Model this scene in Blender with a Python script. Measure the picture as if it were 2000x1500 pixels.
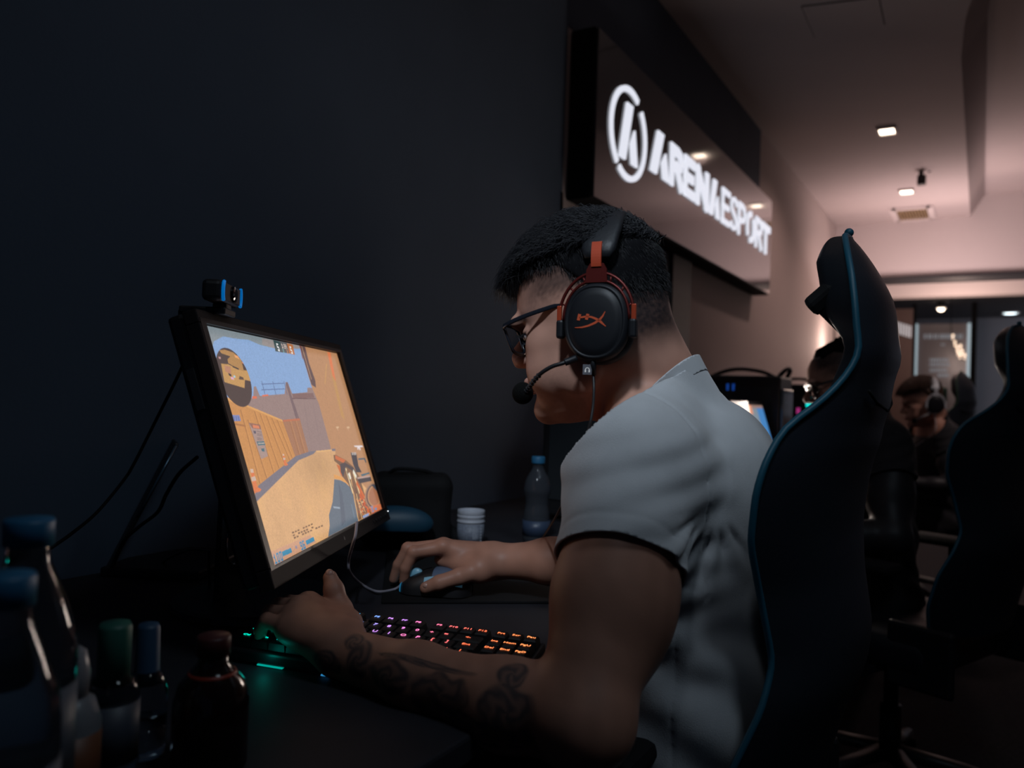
import bpy, bmesh, math, random
import numpy as np
from mathutils import Vector, Matrix, Euler
random.seed(7); RNG = np.random.RandomState(11)
for o in list(bpy.data.objects): bpy.data.objects.remove(o)
SC = bpy.context.scene
COL = SC.collection
PI = math.pi

# ------------------------------------------------------------------ camera
# world: X runs along the sign wall, Y towards it, Z up; floor at 0, camera above the desk's near side
FPX = 1550.0
YAW = math.radians(30.8)
CAM = np.array([0.0, 0.0, 1.065])
F0 = np.array([math.cos(YAW), math.sin(YAW), 0.0])      # level view direction
R0 = np.array([math.sin(YAW), -math.cos(YAW), 0.0])     # level right
PITCH = math.atan(27/FPX); ROLL = math.radians(2.0)
CF = F0*math.cos(PITCH) + np.array([0, 0, 1.0])*math.sin(PITCH)
CU0 = np.cross(R0, CF)
CR = R0*math.cos(ROLL) + CU0*math.sin(ROLL)
CU = -R0*math.sin(ROLL) + CU0*math.cos(ROLL)
cam_data = bpy.data.cameras.new('camera')
cam_data.sensor_fit = 'HORIZONTAL'; cam_data.sensor_width = 36.0
cam_data.lens = FPX/2000*36.0
cam_data.clip_start = 0.05; cam_data.clip_end = 100
cam_data.dof.use_dof = True; cam_data.dof.focus_distance = 1.06; cam_data.dof.aperture_fstop = 4.0
cam = bpy.data.objects.new('camera', cam_data); COL.objects.link(cam)
m = Matrix.Identity(4)
for i in range(3):
    m[i][0] = CR[i]; m[i][1] = CU[i]; m[i][2] = -CF[i]; m[i][3] = CAM[i]
cam.matrix_world = m
SC.camera = cam

# ------------------------------------------------------------------ world, exposure, lights
SC.view_settings.view_transform = 'Standard'; SC.view_settings.look = 'None'
SC.view_settings.exposure = 0.0; SC.view_settings.gamma = 1.0
SC.view_settings.use_curve_mapping = False
world = bpy.data.worlds.new('room_air'); SC.world = world; world.use_nodes = True
world.node_tree.nodes['Background'].inputs[0].default_value = (0.35, 0.55, 1.0, 1)
world.node_tree.nodes['Background'].inputs[1].default_value = 0.021
SC.cycles.max_bounces = 8; SC.cycles.transparent_max_bounces = 16
SC.cycles.sample_clamp_indirect = 3.0
SC.cycles.caustics_reflective = False; SC.cycles.caustics_refractive = False
def light(name, kind, loc, power, color, size=0.1, target=None, size_y=None, spot=None, blend=0.5, spread=None):
    d = bpy.data.lights.new(name, kind); d.energy = power; d.color = color
    if kind == 'AREA':
        d.size = size
        if size_y: d.shape = 'RECTANGLE'; d.size_y = size_y
        if spread: d.spread = spread
    else:
        d.shadow_soft_size = size
    if kind == 'SPOT': d.spot_size = spot; d.spot_blend = blend
    o = bpy.data.objects.new(name, d); COL.objects.link(o); o.location = loc
    if target is not None:
        v = Vector(target)-Vector(loc); o.rotation_euler = v.to_track_quat('-Z', 'Y').to_euler()
    return o
CEIL = 2.885
WARM = (1.0, 0.66, 0.58)
# recessed ceiling lamps (fixtures are built further down); the ones deep in the room
for lx, ly in ((5.60, 0.58), (7.23, 0.59)):
    light('downlight', 'SPOT', (lx, ly, CEIL-0.03), 22, WARM, 0.05, (lx, ly, 0), spot=2.6, blend=0.8)
light('far_lamp', 'POINT', (7.78, 1.08, 1.66), 8.5, (1.0, 0.74, 0.62), 0.08)
light('far_room_uplight', 'AREA', (7.45, 0.35, 1.75), 19, (1.0, 0.76, 0.73), 0.7, (7.8, 0.0, 2.9))
light('added_mid_row_fill', 'SPOT', (4.1, -0.55, 2.4), 22, (1.0, 0.80, 0.76), 0.06, (4.6, 0.28, 1.0), spot=math.radians(62), blend=0.8)  # added unseen spot brightening the far headphone wearer
light('far_room_lamp', 'POINT', (8.78, 0.25, 1.85), 24, (1.0, 0.72, 0.60), 0.1)
light('added_end_room_fill', 'AREA', (12.2, -2.6, 2.3), 60, (0.85, 0.88, 1.0), 0.8, (13.2, -1.8, 1.2))  # added unseen light brightening the grey wall of the room beyond
# cool lamp above and behind the seats at the camera's end of the room
light('cool_ceiling_lamp', 'AREA', (0.55, -0.55, 2.75), 1.6, (0.70, 0.86, 1.0), 0.45, (0.95, 0.35, 0.95), spread=math.radians(100))
light('cool_spot', 'SPOT', (-0.35, 0.05, 2.45), 92, (0.76, 0.88, 1.0), 0.11, (0.95, 0.50, 1.22), spot=math.radians(27), blend=1.0)  # unseen spot, beam narrowed to head and shoulders so the arms stay dim

# ------------------------------------------------------------------ helpers
def L(r, d, u):
    """camera-level coordinates (right, forward, up from the lens) to world"""
    return CAM + r*R0 + d*F0 + np.array([0, 0, u])
def P(px, py, z):
    """photo pixel and depth along the lens axis to world"""
    return CAM + z*(CF + (px-1000)/FPX*CR - (py-750)/FPX*CU)
def on_plane(px, py, axis, val):
    d = CF + (px-1000)/FPX*CR - (py-750)/FPX*CU
    return CAM + d*((val-CAM[axis])/d[axis])
def proj(p):
    v = np.asarray(p, float)-CAM; z = v@CF
    return 1000+FPX*(v@CR)/z, 750-FPX*(v@CU)/z
DESK = 0.740

def mat(name, color, rough=0.5, metal=0.0, spec=0.5, noise=None, bump=None, emit=None, estr=0.0, sheen=0.0,
        trans=0.0, ior=1.45, coat=0.0, alpha=1.0, sss=0.0):
    mt = bpy.data.materials.new(name); mt.use_nodes = True
    nt = mt.node_tree; b = nt.nodes['Principled BSDF']
    b.inputs['Base Color'].default_value = (*color, 1); b.inputs['Roughness'].default_value = rough
    b.inputs['Metallic'].default_value = metal; b.inputs['Specular IOR Level'].default_value = spec
    b.inputs['IOR'].default_value = ior
    b.inputs['Transmission Weight'].default_value = trans; b.inputs['Coat Weight'].default_value = coat
    b.inputs['Sheen Weight'].default_value = sheen
    b.inputs['Subsurface Weight'].default_value = sss
    if emit: b.inputs['Emission Color'].default_value = (*emit, 1); b.inputs['Emission Strength'].default_value = estr
    tc = None
    if noise or bump:
        tc = nt.nodes.new('ShaderNodeTexCoord')
    if noise:
        sc_, amt = noise
        n = nt.nodes.new('ShaderNodeTexNoise'); n.inputs['Scale'].default_value = sc_; n.inputs['Detail'].default_value = 4
        nt.links.new(tc.outputs['Object'], n.inputs['Vector'])
        r = nt.nodes.new('ShaderNodeValToRGB')
        r.color_ramp.elements[0].position = 0.3; r.color_ramp.elements[1].position = 0.7
        r.color_ramp.elements[0].color = (*[c*(1-amt) for c in color], 1)
        r.color_ramp.elements[1].color = (*[min(1, c*(1+amt)) for c in color], 1)
        nt.links.new(n.outputs['Fac'], r.inputs['Fac']); nt.links.new(r.outputs['Color'], b.inputs['Base Color'])
    if bump:
        sc_, st = bump
        n = nt.nodes.new('ShaderNodeTexNoise'); n.inputs['Scale'].default_value = sc_; n.inputs['Detail'].default_value = 3
        nt.links.new(tc.outputs['Object'], n.inputs['Vector'])
        bp = nt.nodes.new('ShaderNodeBump'); bp.inputs['Strength'].default_value = st; bp.inputs['Distance'].default_value = 0.002
        nt.links.new(n.outputs['Fac'], bp.inputs['Height']); nt.links.new(bp.outputs['Normal'], b.inputs['Normal'])
    return mt
def attr_mat(name, attr='Col', rough=0.5, emission=0.0, spec=0.4, bump=None, sss=0.0):
    mt = mat(name, (0, 0, 0), rough, spec=spec, bump=bump, sss=sss); nt = mt.node_tree; b = nt.nodes['Principled BSDF']
    a = nt.nodes.new('ShaderNodeAttribute'); a.attribute_name = attr
    if emission:
        nt.links.new(a.outputs['Color'], b.inputs['Emission Color']); b.inputs['Emission Strength'].default_value = emission
    else:
        nt.links.new(a.outputs['Color'], b.inputs['Base Color'])
    return mt

def tag(o, label=None, cat=None, group=None, kind=None):
    if label: o['label'] = label
    if cat: o['category'] = cat
    if group: o['group'] = group
    if kind: o['kind'] = kind
    return o
def empty(name, loc=(0, 0, 0), rotz=0, label=None, cat=None, group=None, parent=None):
    o = bpy.data.objects.new(name, None); COL.objects.link(o)
    o.location = loc; o.rotation_euler = (0, 0, rotz); o.empty_display_size = 0.02
    if parent: o.parent = parent
    return tag(o, label, cat, group)
def link(name, me, mt, parent=None, smooth=False, keep_world=False):
    """links a mesh as one object; keep_world: vertices are world coordinates"""
    if smooth: me.polygons.foreach_set('use_smooth', np.ones(len(me.polygons), bool))
    if mt is not None and not me.materials: me.materials.append(mt)
    o = bpy.data.objects.new(name, me); COL.objects.link(o)
    if parent is not None:
        o.parent = parent
        if keep_world: o.matrix_parent_inverse = wmat(parent).inverted()
    return o
def wmat(o):
    m = o.matrix_basis.copy()
    while o.parent is not None:
        m = o.parent.matrix_basis @ (o.matrix_parent_inverse @ m) if True else m
        o = o.parent
    return m
def from_bm(name, bm, mt, parent=None, smooth=False, keep_world=False, autos=None):
    me = bpy.data.meshes.new(name); bm.normal_update(); bm.to_mesh(me); bm.free()
    return link(name, me, mt, parent, smooth, keep_world)
def add_box(bm, c, s, bevel=0.0, mtx=None, seg=2):
    n0 = set(bm.verts)
    r = bmesh.ops.create_cube(bm, size=1.0)
    for v in r['verts']: v.co = Vector((v.co.x*s[0]+c[0], v.co.y*s[1]+c[1], v.co.z*s[2]+c[2]))
    if bevel:
        es = {e for v in r['verts'] for e in v.link_edges}
        bmesh.ops.bevel(bm, geom=list(es), offset=bevel, segments=seg, affect='EDGES', profile=0.5)
    if mtx is not None:
        nv = [v for v in bm.verts if v not in n0]
        bmesh.ops.transform(bm, matrix=mtx, verts=nv)
    return bm
def box(name, c, s, mt, parent=None, bevel=0.0, mtx=None, keep_world=False, smooth=False):
    bm = bmesh.new(); add_box(bm, c, s, bevel, mtx); return from_bm(name, bm, mt, parent, smooth, keep_world)
def add_tube(bm, pts, rad, n=8, cap=True, scale=(1, 1)):
    """tube through points; rad is a number or a list"""
    pts = [Vector(p) for p in pts]; k = len(pts)
    rads = rad if hasattr(rad, '__len__') else [rad]*k
    rings = []; up = None
    for i, p in enumerate(pts):
        t = (pts[min(i+1, k-1)]-pts[max(i-1, 0)]).normalized()
        if up is None:
            up = Vector((0, 0, 1)) if abs(t.z) < 0.9 else Vector((1, 0, 0))
        a = (up - t*up.dot(t)).normalized(); up = a; b = t.cross(a)
        rings.append([bm.verts.new(p + (a*math.cos(2*PI*j/n)*scale[0] + b*math.sin(2*PI*j/n)*scale[1])*rads[i]) for j in range(n)])
    for i in range(k-1):
        for j in range(n):
            bm.faces.new((rings[i][j], rings[i][(j+1) % n], rings[i+1][(j+1) % n], rings[i+1][j]))
    if cap:
        bm.faces.new(rings[0][::-1]); bm.faces.new(rings[-1])
    return bm
def spline(pts, n=8):
    """Catmull-Rom through points"""
    p = [np.asarray(q, float) for q in pts]; p = [2*p[0]-p[1]] + p + [2*p[-1]-p[-2]]
    out = []
    for i in range(1, len(p)-2):
        for j in range(n):
            t = j/n
            out.append(0.5*((2*p[i]) + (-p[i-1]+p[i+1])*t + (2*p[i-1]-5*p[i]+4*p[i+1]-p[i+2])*t*t + (-p[i-1]+3*p[i]-3*p[i+1]+p[i+2])*t**3))
    out.append(p[-2]); return out
def tube(name, pts, rad, mt, parent=None, n=8, sm=8, keep_world=False, smooth=True):
    bm = bmesh.new(); add_tube(bm, spline(pts, sm) if sm else pts, rad, n); return from_bm(name, bm, mt, parent, smooth, keep_world)
def add_lathe(bm, prof, n=32, loc=(0, 0, 0), mtx=None, cap=True):
    """prof: (radius, z) from bottom to top"""
    rings = []; loc = Vector(loc)
    for r, z in prof:
        rings.append([bm.verts.new(Vector((r*math.cos(2*PI*j/n), r*math.sin(2*PI*j/n), z))+loc) for j in range(n)])
    for i in range(len(prof)-1):
        for j in range(n):
            bm.faces.new((rings[i][j], rings[i][(j+1) % n], rings[i+1][(j+1) % n], rings[i+1][j]))
    if cap:
        bm.faces.new(rings[0][::-1]); bm.faces.new(rings[-1])
    if mtx is not None: bmesh.ops.transform(bm, matrix=mtx, verts=[v for r in rings for v in r])
    return bm
def lathe(name, prof, mt, parent=None, n=32, smooth=True, loc=(0, 0, 0)):
    bm = bmesh.new(); add_lathe(bm, prof, n, loc); return from_bm(name, bm, mt, parent, smooth)
def add_poly_prism(bm, poly, depth, fn):
    """poly: 2D points; fn(u, v, w) -> 3D; extruded from w=0 to w=depth"""
    a = [bm.verts.new(fn(u, v, 0.0)) for u, v in poly]; b = [bm.verts.new(fn(u, v, depth)) for u, v in poly]
    bm.faces.new(a[::-1]); bm.faces.new(b); k = len(poly)
    for i in range(k): bm.faces.new((a[i], a[(i+1) % k], b[(i+1) % k], b[i]))
def stroke_poly(pts, w):
    """polygon along a 2D polyline with width w"""
    p = [np.asarray(q, float) for q in pts]; l, r = [], []
    for i, q in enumerate(p):
        t = p[min(i+1, len(p)-1)]-p[max(i-1, 0)]; t = t/np.linalg.norm(t); n = np.array([-t[1], t[0]])
        l.append(q+n*w/2); r.append(q-n*w/2)
    return l + r[::-1]
def add_stroke(bm, pts, w, depth, fn):
    p = [np.asarray(q, float) for q in pts]; k = len(p); ring = []
    for i, q in enumerate(p):
        t = p[min(i+1, k-1)]-p[max(i-1, 0)]; t = t/np.linalg.norm(t); n = np.array([-t[1], t[0]])
        ww = w[i] if hasattr(w, '__len__') else w
        a = q+n*ww/2; b = q-n*ww/2
        ring.append([bm.verts.new(fn(a[0], a[1], 0)), bm.verts.new(fn(b[0], b[1], 0)), bm.verts.new(fn(b[0], b[1], depth)), bm.verts.new(fn(a[0], a[1], depth))])
    for i in range(k-1):
        for j in range(4):
            bm.faces.new((ring[i][j], ring[i][(j+1) % 4], ring[i+1][(j+1) % 4], ring[i+1][j]))
    bm.faces.new(ring[0][::-1]); bm.faces.new(ring[-1])
def text_mesh(body, size, extrude=0.0005):
    c = bpy.data.curves.new('txt', 'FONT'); c.body = body; c.size = size; c.extrude = extrude
    c.align_x = 'CENTER'; c.align_y = 'CENTER'; c.resolution_u = 2
    o = bpy.data.objects.new('txt', c); COL.objects.link(o)
    dg = bpy.context.evaluated_depsgraph_get(); me = bpy.data.meshes.new_from_object(o.evaluated_get(dg))
    bpy.data.objects.remove(o); bpy.data.curves.remove(c); return me
def frame_mtx(o, x, y, z):
    m = Matrix.Identity(4)
    for i in range(3): m[i][0] = x[i]; m[i][1] = y[i]; m[i][2] = z[i]; m[i][3] = o[i]
    return m
def copy_tree(o, parent=None):
    c = o.copy(); COL.objects.link(c); inv = o.matrix_parent_inverse.copy()
    if parent is not None: c.parent = parent; c.matrix_parent_inverse = inv
    for ch in [k for k in o.children]: copy_tree(ch, c)
    return c
# ------------------------------------------------------------------ room shell
WALL = 1.305          # Y of the sign wall
FARX = 8.40
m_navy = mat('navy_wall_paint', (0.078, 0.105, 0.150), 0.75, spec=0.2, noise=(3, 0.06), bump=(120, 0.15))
m_wall = mat('pale_wall_paint', (0.50, 0.43, 0.42), 0.8, spec=0.2, noise=(2, 0.03), bump=(90, 0.15))
m_ceil = mat('pale_ceiling_paint', (0.50, 0.43, 0.43), 0.85, spec=0.2, noise=(2, 0.03), bump=(90, 0.1))
m_beam = mat('pale_beam_paint', (0.62, 0.55, 0.55), 0.8, spec=0.2)
m_black = mat('black_plastic', (0.012, 0.012, 0.014), 0.45)
m_blackm = mat('black_matte', (0.008, 0.008, 0.009), 0.8, spec=0.2)
m_dark = mat('dark_grey_plastic', (0.03, 0.03, 0.034), 0.4)
m_floor = mat('dark_carpet', (0.02, 0.02, 0.024), 0.95, spec=0.1, noise=(60, 0.3), bump=(300, 0.4))
XS = on_plane(1097, 420, 1, WALL)[0]     # where the navy paint ends
o = box('wall_left', ((-2.5+XS)/2, WALL+0.05, 1.6), (XS+2.5, 0.1, 3.2), m_navy); tag(o, 'navy painted wall behind the monitor', kind='structure')
o = box('wall_back', ((XS+FARX)/2, WALL+0.052, 1.6), (FARX-XS+0.2, 0.1, 3.2), m_wall); tag(o, 'pale wall under and beyond the lit sign', kind='structure')
o = box('wall_left', ((XS+5.28)/2, WALL+0.0005, (2.40+CEIL)/2), (5.28-XS, 0.003, CEIL-2.40), m_navy); tag(o, 'shade painted in navy on the wall above the sign', kind='structure')  # thin panel whose navy colour stands in for the shade above the sign
o = box('floor', (4.5, -1.2, -0.05), (16, 6, 0.1), m_floor); tag(o, 'dark floor', kind='structure')
# lower ceiling slab with its rounded end, and the raised ceiling beyond its sloped edge
bm = bmesh.new()
edge = [(FARX, 0.15), (4.6, 0.14), (4.05, 0.10), (3.75, 0.0), (3.55, -0.2), (3.42, -0.6), (3.3, -1.2), (3.1, -3.4)]
edge = [(p[0], p[1]) for p in spline([np.array(e) for e in edge[1:]], 6)]; edge = [(FARX, 0.15)]+edge
low = [bm.verts.new((x, y, CEIL)) for x, y in edge]
lowback = [bm.verts.new((-3, -3.4, CEIL)), bm.verts.new((-3, WALL, CEIL)), bm.verts.new((FARX, WALL, CEIL))]
up = [bm.verts.new((x+0.0, y-0.11, 3.07)) for x, y in edge]
bm.faces.new(low+lowback)
for i in range(len(edge)-1): bm.faces.new((low[i], low[i+1], up[i+1], up[i]))
o = from_bm('ceiling', bm, m_ceil, smooth=False); tag(o, 'lower ceiling slab with a rounded end', kind='structure')
o = box('ceiling', (6.2, -1.9, 3.10), (6.5, 4.0, 0.05), m_ceil); tag(o, 'raised part of the ceiling', kind='structure')
# hatch in the ceiling (recessed joint)
hq = [on_plane(x, y, 2, CEIL) for x, y in ((1566, 12), (1716, -6), (1727, 48), (1592, 73))]
bm = bmesh.new()
for i in range(4):
    a = Vector(hq[i]); b = Vector(hq[(i+1) % 4]); add_tube(bm, [a, b], 0.004, 4)
o = from_bm('trim_1', bm, m_blackm); tag(o, 'thin dark joint around the ceiling hatch', kind='structure')
bm = bmesh.new()
for f in (0, 1):
    pass
vs = [bm.verts.new(Vector(p)+Vector((0, 0, -0.004))) for p in hq]; bm.faces.new(vs)
o = from_bm('ceiling_hatch', bm, m_ceil); tag(o, 'flush square access hatch in the dim ceiling', 'hatch')
# far end: bulkhead, second beam, side walls
ybl = on_plane(1622, 500, 0, FARX)[1]
z0 = on_plane(1800, 540, 0, FARX)[2]
o = box('wall_front', (FARX+0.15, -1.4, (z0+3.1)/2), (0.3, 5.6, 3.1-z0), m_beam); tag(o, 'pale bulkhead across the far end of the room', kind='structure')
o = box('trim_2', (FARX+0.12, -1.4, z0-0.012), (0.34, 5.6, 0.03), m_dark); tag(o, 'thin dark strip under the bulkhead', kind='structure')
z1 = on_plane(1760, 580, 0, 9.2)[2]
o = box('trim_3', (9.3, -1.4, (z1+2.75)/2), (0.2, 6, 2.75-z1), m_beam); tag(o, 'second bright beam behind the bulkhead', kind='structure')
# room beyond
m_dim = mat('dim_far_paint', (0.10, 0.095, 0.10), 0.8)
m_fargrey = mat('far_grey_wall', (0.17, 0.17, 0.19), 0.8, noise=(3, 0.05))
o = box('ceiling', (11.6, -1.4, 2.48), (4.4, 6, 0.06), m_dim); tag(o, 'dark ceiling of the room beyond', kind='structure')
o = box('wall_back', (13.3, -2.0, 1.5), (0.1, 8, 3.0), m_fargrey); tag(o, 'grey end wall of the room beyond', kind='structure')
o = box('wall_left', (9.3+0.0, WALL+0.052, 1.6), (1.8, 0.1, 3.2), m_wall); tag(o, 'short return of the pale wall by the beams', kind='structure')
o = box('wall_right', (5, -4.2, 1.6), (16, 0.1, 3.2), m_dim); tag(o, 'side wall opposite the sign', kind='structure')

# ------------------------------------------------------------------ ceiling lamps, vent, bracket
m_lampglow = mat('lamp_glow', (1, 1, 1), 0.5, emit=(1.0, 0.80, 0.62), estr=6.0)
m_lampcool = mat('lamp_glow_cool', (1, 1, 1), 0.5, emit=(0.8, 0.95, 1.0), estr=4.0)
m_white = mat('white_metal', (0.6, 0.56, 0.54), 0.5)
def ceiling_lamp(loc, label, group, rect=True, s=0.13, glow=None, name='ceiling_light'):
    r = empty(name, loc, 0, label, 'ceiling light', group)
    bm = bmesh.new()
    if rect:
        w, h, t = s*1.0, s*0.78, 0.012
        for c, sz in (((0, h/2, 0), (w+t, t, 0.016)), ((0, -h/2, 0), (w+t, t, 0.016)), ((w/2, 0, 0), (t, h, 0.016)), ((-w/2, 0, 0), (t, h, 0.016))):
            add_box(bm, c, sz)
        from_bm('frame', bm, m_white, r)
        box('diffuser', (0, 0, 0.004), (w-t, h-t, 0.008), glow or m_lampglow, r)
    else:
        add_lathe(bm, [(s*0.5, 0), (s*0.62, -0.006), (s*0.64, 0.01), (s*0.5, 0.01)], 24, cap=False); from_bm('frame', bm, m_white, r)
        dr = 1.0 if name == 'spotlight' else .12
        lathe('diffuser', [(0.001, -s*.45*dr), (s*0.2, -s*.41*dr), (s*0.35, -s*.32*dr), (s*0.5, 0.0), (s*0.5, 0.006)], glow or m_lampglow, r, 24)
    return r
ceiling_lamp((5.60, 0.58, CEIL-0.009), 'square recessed ceiling light nearer the camera', 'square recessed ceiling lights')
ceiling_lamp((7.23, 0.59, CEIL-0.009), 'square recessed ceiling light beside the air vent', 'square recessed ceiling lights')
p = P(1838, 602, 9.9); rr = ceiling_lamp(tuple(p), 'round warm spotlight hanging below the far beam', None, False, 0.09, name='spotlight')
box('stem', (0, 0, 0.12), (0.02, 0.02, 0.24), m_blackm, rr)
rr.rotation_euler = (0, 0, 0)
bm = bmesh.new(); add_lathe(bm, [(0.02, 0), (0.045, 0.03), (0.045, 0.1), (0.03, 0.12)], 16); from_bm('housing', bm, m_blackm, rr)
p = on_plane(1973, 612, 2, 2.44); ceiling_lamp((p[0], p[1], 2.44), 'round cool downlight in the far dark ceiling', None, False, 0.17, m_lampcool)
# air vent
vc = on_plane(1783, 416, 2, CEIL); 
vr = empty('air_vent', (vc[0], vc[1], CEIL), 0, 'square white air vent with slats in the ceiling', 'air vent')
vw, vh = 0.46, 0.30
bm = bmesh.new()
for c, sz in (((0, vh/2, -.008), (vw+.05, .05, .02)), ((0, -vh/2, -.008), (vw+.05, .05, .02)), ((vw/2, 0, -.008), (.05, vh, .02)), ((-vw/2, 0, -.008), (.05, vh, .02))): add_box(bm, c, sz)
from_bm('frame', bm, m_beam, vr)
box('backing', (0, 0, 0.0), (vw, vh, 0.006), m_blackm, vr)
bm = bmesh.new(); add_box(bm, (0, 0, 0), (vw-.05, 0.010, 0.014), mtx=Matrix.Rotation(0.5, 4, 'X')); sl = from_bm('slat', bm, mat('vent_slat', (0.35, 0.24, 0.13), 0.6), vr)
for i in range(10):
    s2 = sl if i == 0 else sl.copy()
    if i: COL.objects.link(s2)
    s2.location = (0, -vh/2+0.04+i*(vh-0.08)/9, -0.012)
# hanging bracket
bz = 6.0
pts = [P(x, y, bz) for x, y in ((1818, 319), (1806, 322), (1800, 331), (1799, 345), (1799, 360))]
pts[0][2] = CEIL
br = empty('ceiling_bracket', tuple(P(1805, 320, bz)), 0, 'black curved bracket hanging from the ceiling beside the lights', 'bracket')
tube('arm', pts, 0.016, m_blackm, br, keep_world=True)
box('head', (0, 0, 0), (0.05, 0.06, 0.075), m_black, br, 0.008, Matrix.Translation(Vector(P(1800, 352, bz))), keep_world=True)
p = P(1913, 98, 4.6); dt = box('smoke_detector', tuple(p), (0.05, 0.04, 0.02), m_blackm, bevel=0.006); tag(dt, 'tiny black fitting on the raised ceiling at the top right', 'ceiling fitting')

# ------------------------------------------------------------------ the lit sign
SY = 1.20
TL = on_plane(1170, 53, 1, SY); BL = on_plane(1155, 386, 1, SY); TR = on_plane(1510, 392, 1, SY); BR = on_plane(1501, 575, 1, SY)
sx0, sx1 = (TL[0]+BL[0])/2, (TR[0]+BR[0])/2
sz1, sz0 = (TL[2]+TR[2])/2, (BL[2]+BR[2])/2
sign = empty('wall_sign', ((sx0+sx1)/2, WALL, sz0), 0, 'long black wall sign box with glowing white ARENA ESPORT lettering', 'sign')
m_acryl = mat('glossy_dark_acrylic', (0.030, 0.026, 0.030), 0.10, spec=0.9, coat=0.6)
box('case', ((sx0+sx1)/2, (SY+WALL)/2+0.004, (sz0+sz1)/2), (sx1-sx0, WALL-SY-0.01, sz1-sz0), m_blackm, sign, 0.004, keep_world=True)
box('face_panel', ((sx0+sx1)/2, SY+0.003, (sz0+sz1)/2), (sx1-sx0-0.012, 0.010, sz1-sz0-0.012), m_acryl, sign, 0.002, keep_world=True)
m_letter = mat('lit_white_acrylic', (0.1, 0.1, 0.1), 0.4, emit=(0.80, 0.82, 0.92), estr=0.95)
def sp(cx, cy, s=2.678, ox=1080, oy=40):
    q = on_plane(ox+cx/s, oy+cy/s, 1, SY-0.002); return np.array([q[0], q[2]])
sfn = lambda u, v, w: Vector((u, SY-0.002-w, v))
# emblem: broken ring and the slashed A
c = (sp(283, 590)+sp(492, 600))/2; rx = (sp(492, 600)-sp(283, 590))[0]/2; rz = (sp(380, 352)[1]-sp(395, 828)[1])/2
c[1] = (sp(380, 352)[1]+sp(395, 828)[1])/2
rm = (rx+rz)/2-0.012
def arc(a0, a1, n=26): return [(c[0]+rm*math.cos(t), c[1]+rm*math.sin(t)) for t in np.linspace(math.radians(a0), math.radians(a1), n)]
bm = bmesh.new(); add_stroke(bm, arc(62, 232), 0.022, 0.008, sfn); from_bm('emblem_arc', bm, m_letter, sign, keep_world=True)
bm = bmesh.new(); add_stroke(bm, arc(-120, 46), 0.022, 0.008, sfn); from_bm('emblem_arc', bm, m_letter, sign, keep_world=True)
def bar_poly(name, quads):
    bm = bmesh.new()
    for q in quads: add_poly_prism(bm, q, 0.008, sfn)
    bmesh.ops.recalc_face_normals(bm, faces=bm.faces); return from_bm(name, bm, m_letter, sign, keep_world=True)
def slash_a(name, x0, x1, zb, zt):
    w = x1-x0; h = zt-zb
    bar_poly(name, [[(x0, zb), (x0+.33*w, zb), (x0+.66*w, zt), (x0+.33*w, zt)],
                    [(x0+.68*w, zb), (x1, zb), (x0+.80*w, zb+.62*h), (x0+.58*w, zb+.34*h)]])
er = rm*0.62
slash_a('emblem_letter', c[0]-er*0.86, c[0]+er*0.86, c[1]-er*1.02, c[1]+er*1.10)
cs2 = lambda x, y: sp(x, y, 5.357, 1260, 240)
zt = (cs2(155, 120)[1]+cs2(270, 228)[1]+cs2(1260, 1035)[1])/3; zb = (cs2(95, 540)[1]+cs2(380, 730)[1]+cs2(1255, 1370)[1])/3
lh = zt-zb
def lx(px): return cs2(px, 300+(px-100)*0.72)[0]
def glyph(name, ch, x0, x1, t):
    w = x1-x0; g = []
    X = lambda a: x0+t/2+(w-t)*a; Z = lambda b: zb+t/2+(lh-t)*b
    if ch == 'R': g = [[(0, 0), (0, 1)], [(0, 1), (.6, 1), (.9, .93), (1, .75), (.9, .57), (.6, .5), (0, .5)], [(.5, .5), (1, 0)]]
    if ch == 'E': g = [[(0, 0), (0, 1)], [(0, 1), (1, 1)], [(0, .5), (.85, .5)], [(0, 0), (1, 0)]]
    if ch == 'N': g = [[(0, 0), (0, 1)], [(0, 1), (1, 0)], [(1, 0), (1, 1)]]
    if ch == 'P': g = [[(0, 0), (0, 1)], [(0, 1), (.6, 1), (.9, .93), (1, .75), (.9, .55), (.6, .47), (0, .47)]]
    if ch == 'T': g = [[(.5, 0), (.5, 1)], [(0, 1), (1, 1)]]
    if ch == 'S': g = [[(1, .80), (.92, .94), (.5, 1), (.1, .94), (0, .78), (.1, .62), (.5, .5), (.9, .38), (1, .22), (.9, .06), (.5, 0), (.08, .06), (0, .2)]]
    if ch == 'O': g = [[(.62, 1), (.3, .97), (.05, .82), (0, .5), (.03, .3), (.1, .12)], [(.38, 0), (.7, .03), (.95, .18), (1, .5), (.97, .7), (.9, .88)]]
    bm = bmesh.new()
    for k, s in enumerate(g):
        pts = [(X(a), Z(b)) for a, b in s]
        if len(pts) == 2:
            a, b = np.array(pts[0]), np.array(pts[1]); dd = (b-a)/np.linalg.norm(b-a)*t/2
            pts = [a-dd, b+dd]
        add_stroke(bm, pts, t, 0.008+0.0003*k, sfn)
    bmesh.ops.recalc_face_normals(bm, faces=bm.faces)
    return from_bm(name, bm, m_letter, sign, keep_world=True)
slash_a('letter', lx(60)-.01, lx(242), zb, zt)
bt = 0.27
for ch, a, b in (('R', 255, 388), ('E', 402, 512), ('N', 528, 655)): glyph('letter', ch, lx(a), lx(b), bt*(lx(b)-lx(a)))
slash_a('letter', lx(668), lx(775), zb, zt)
for ch, a, b in (('E', 800, 880), ('S', 893, 958), ('P', 972, 1045), ('O', 1060, 1140), ('R', 1152, 1218), ('T', 1215, 1300)): glyph('letter', ch, lx(a), lx(b), 0.19*(lx(b)-lx(a)))
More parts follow.
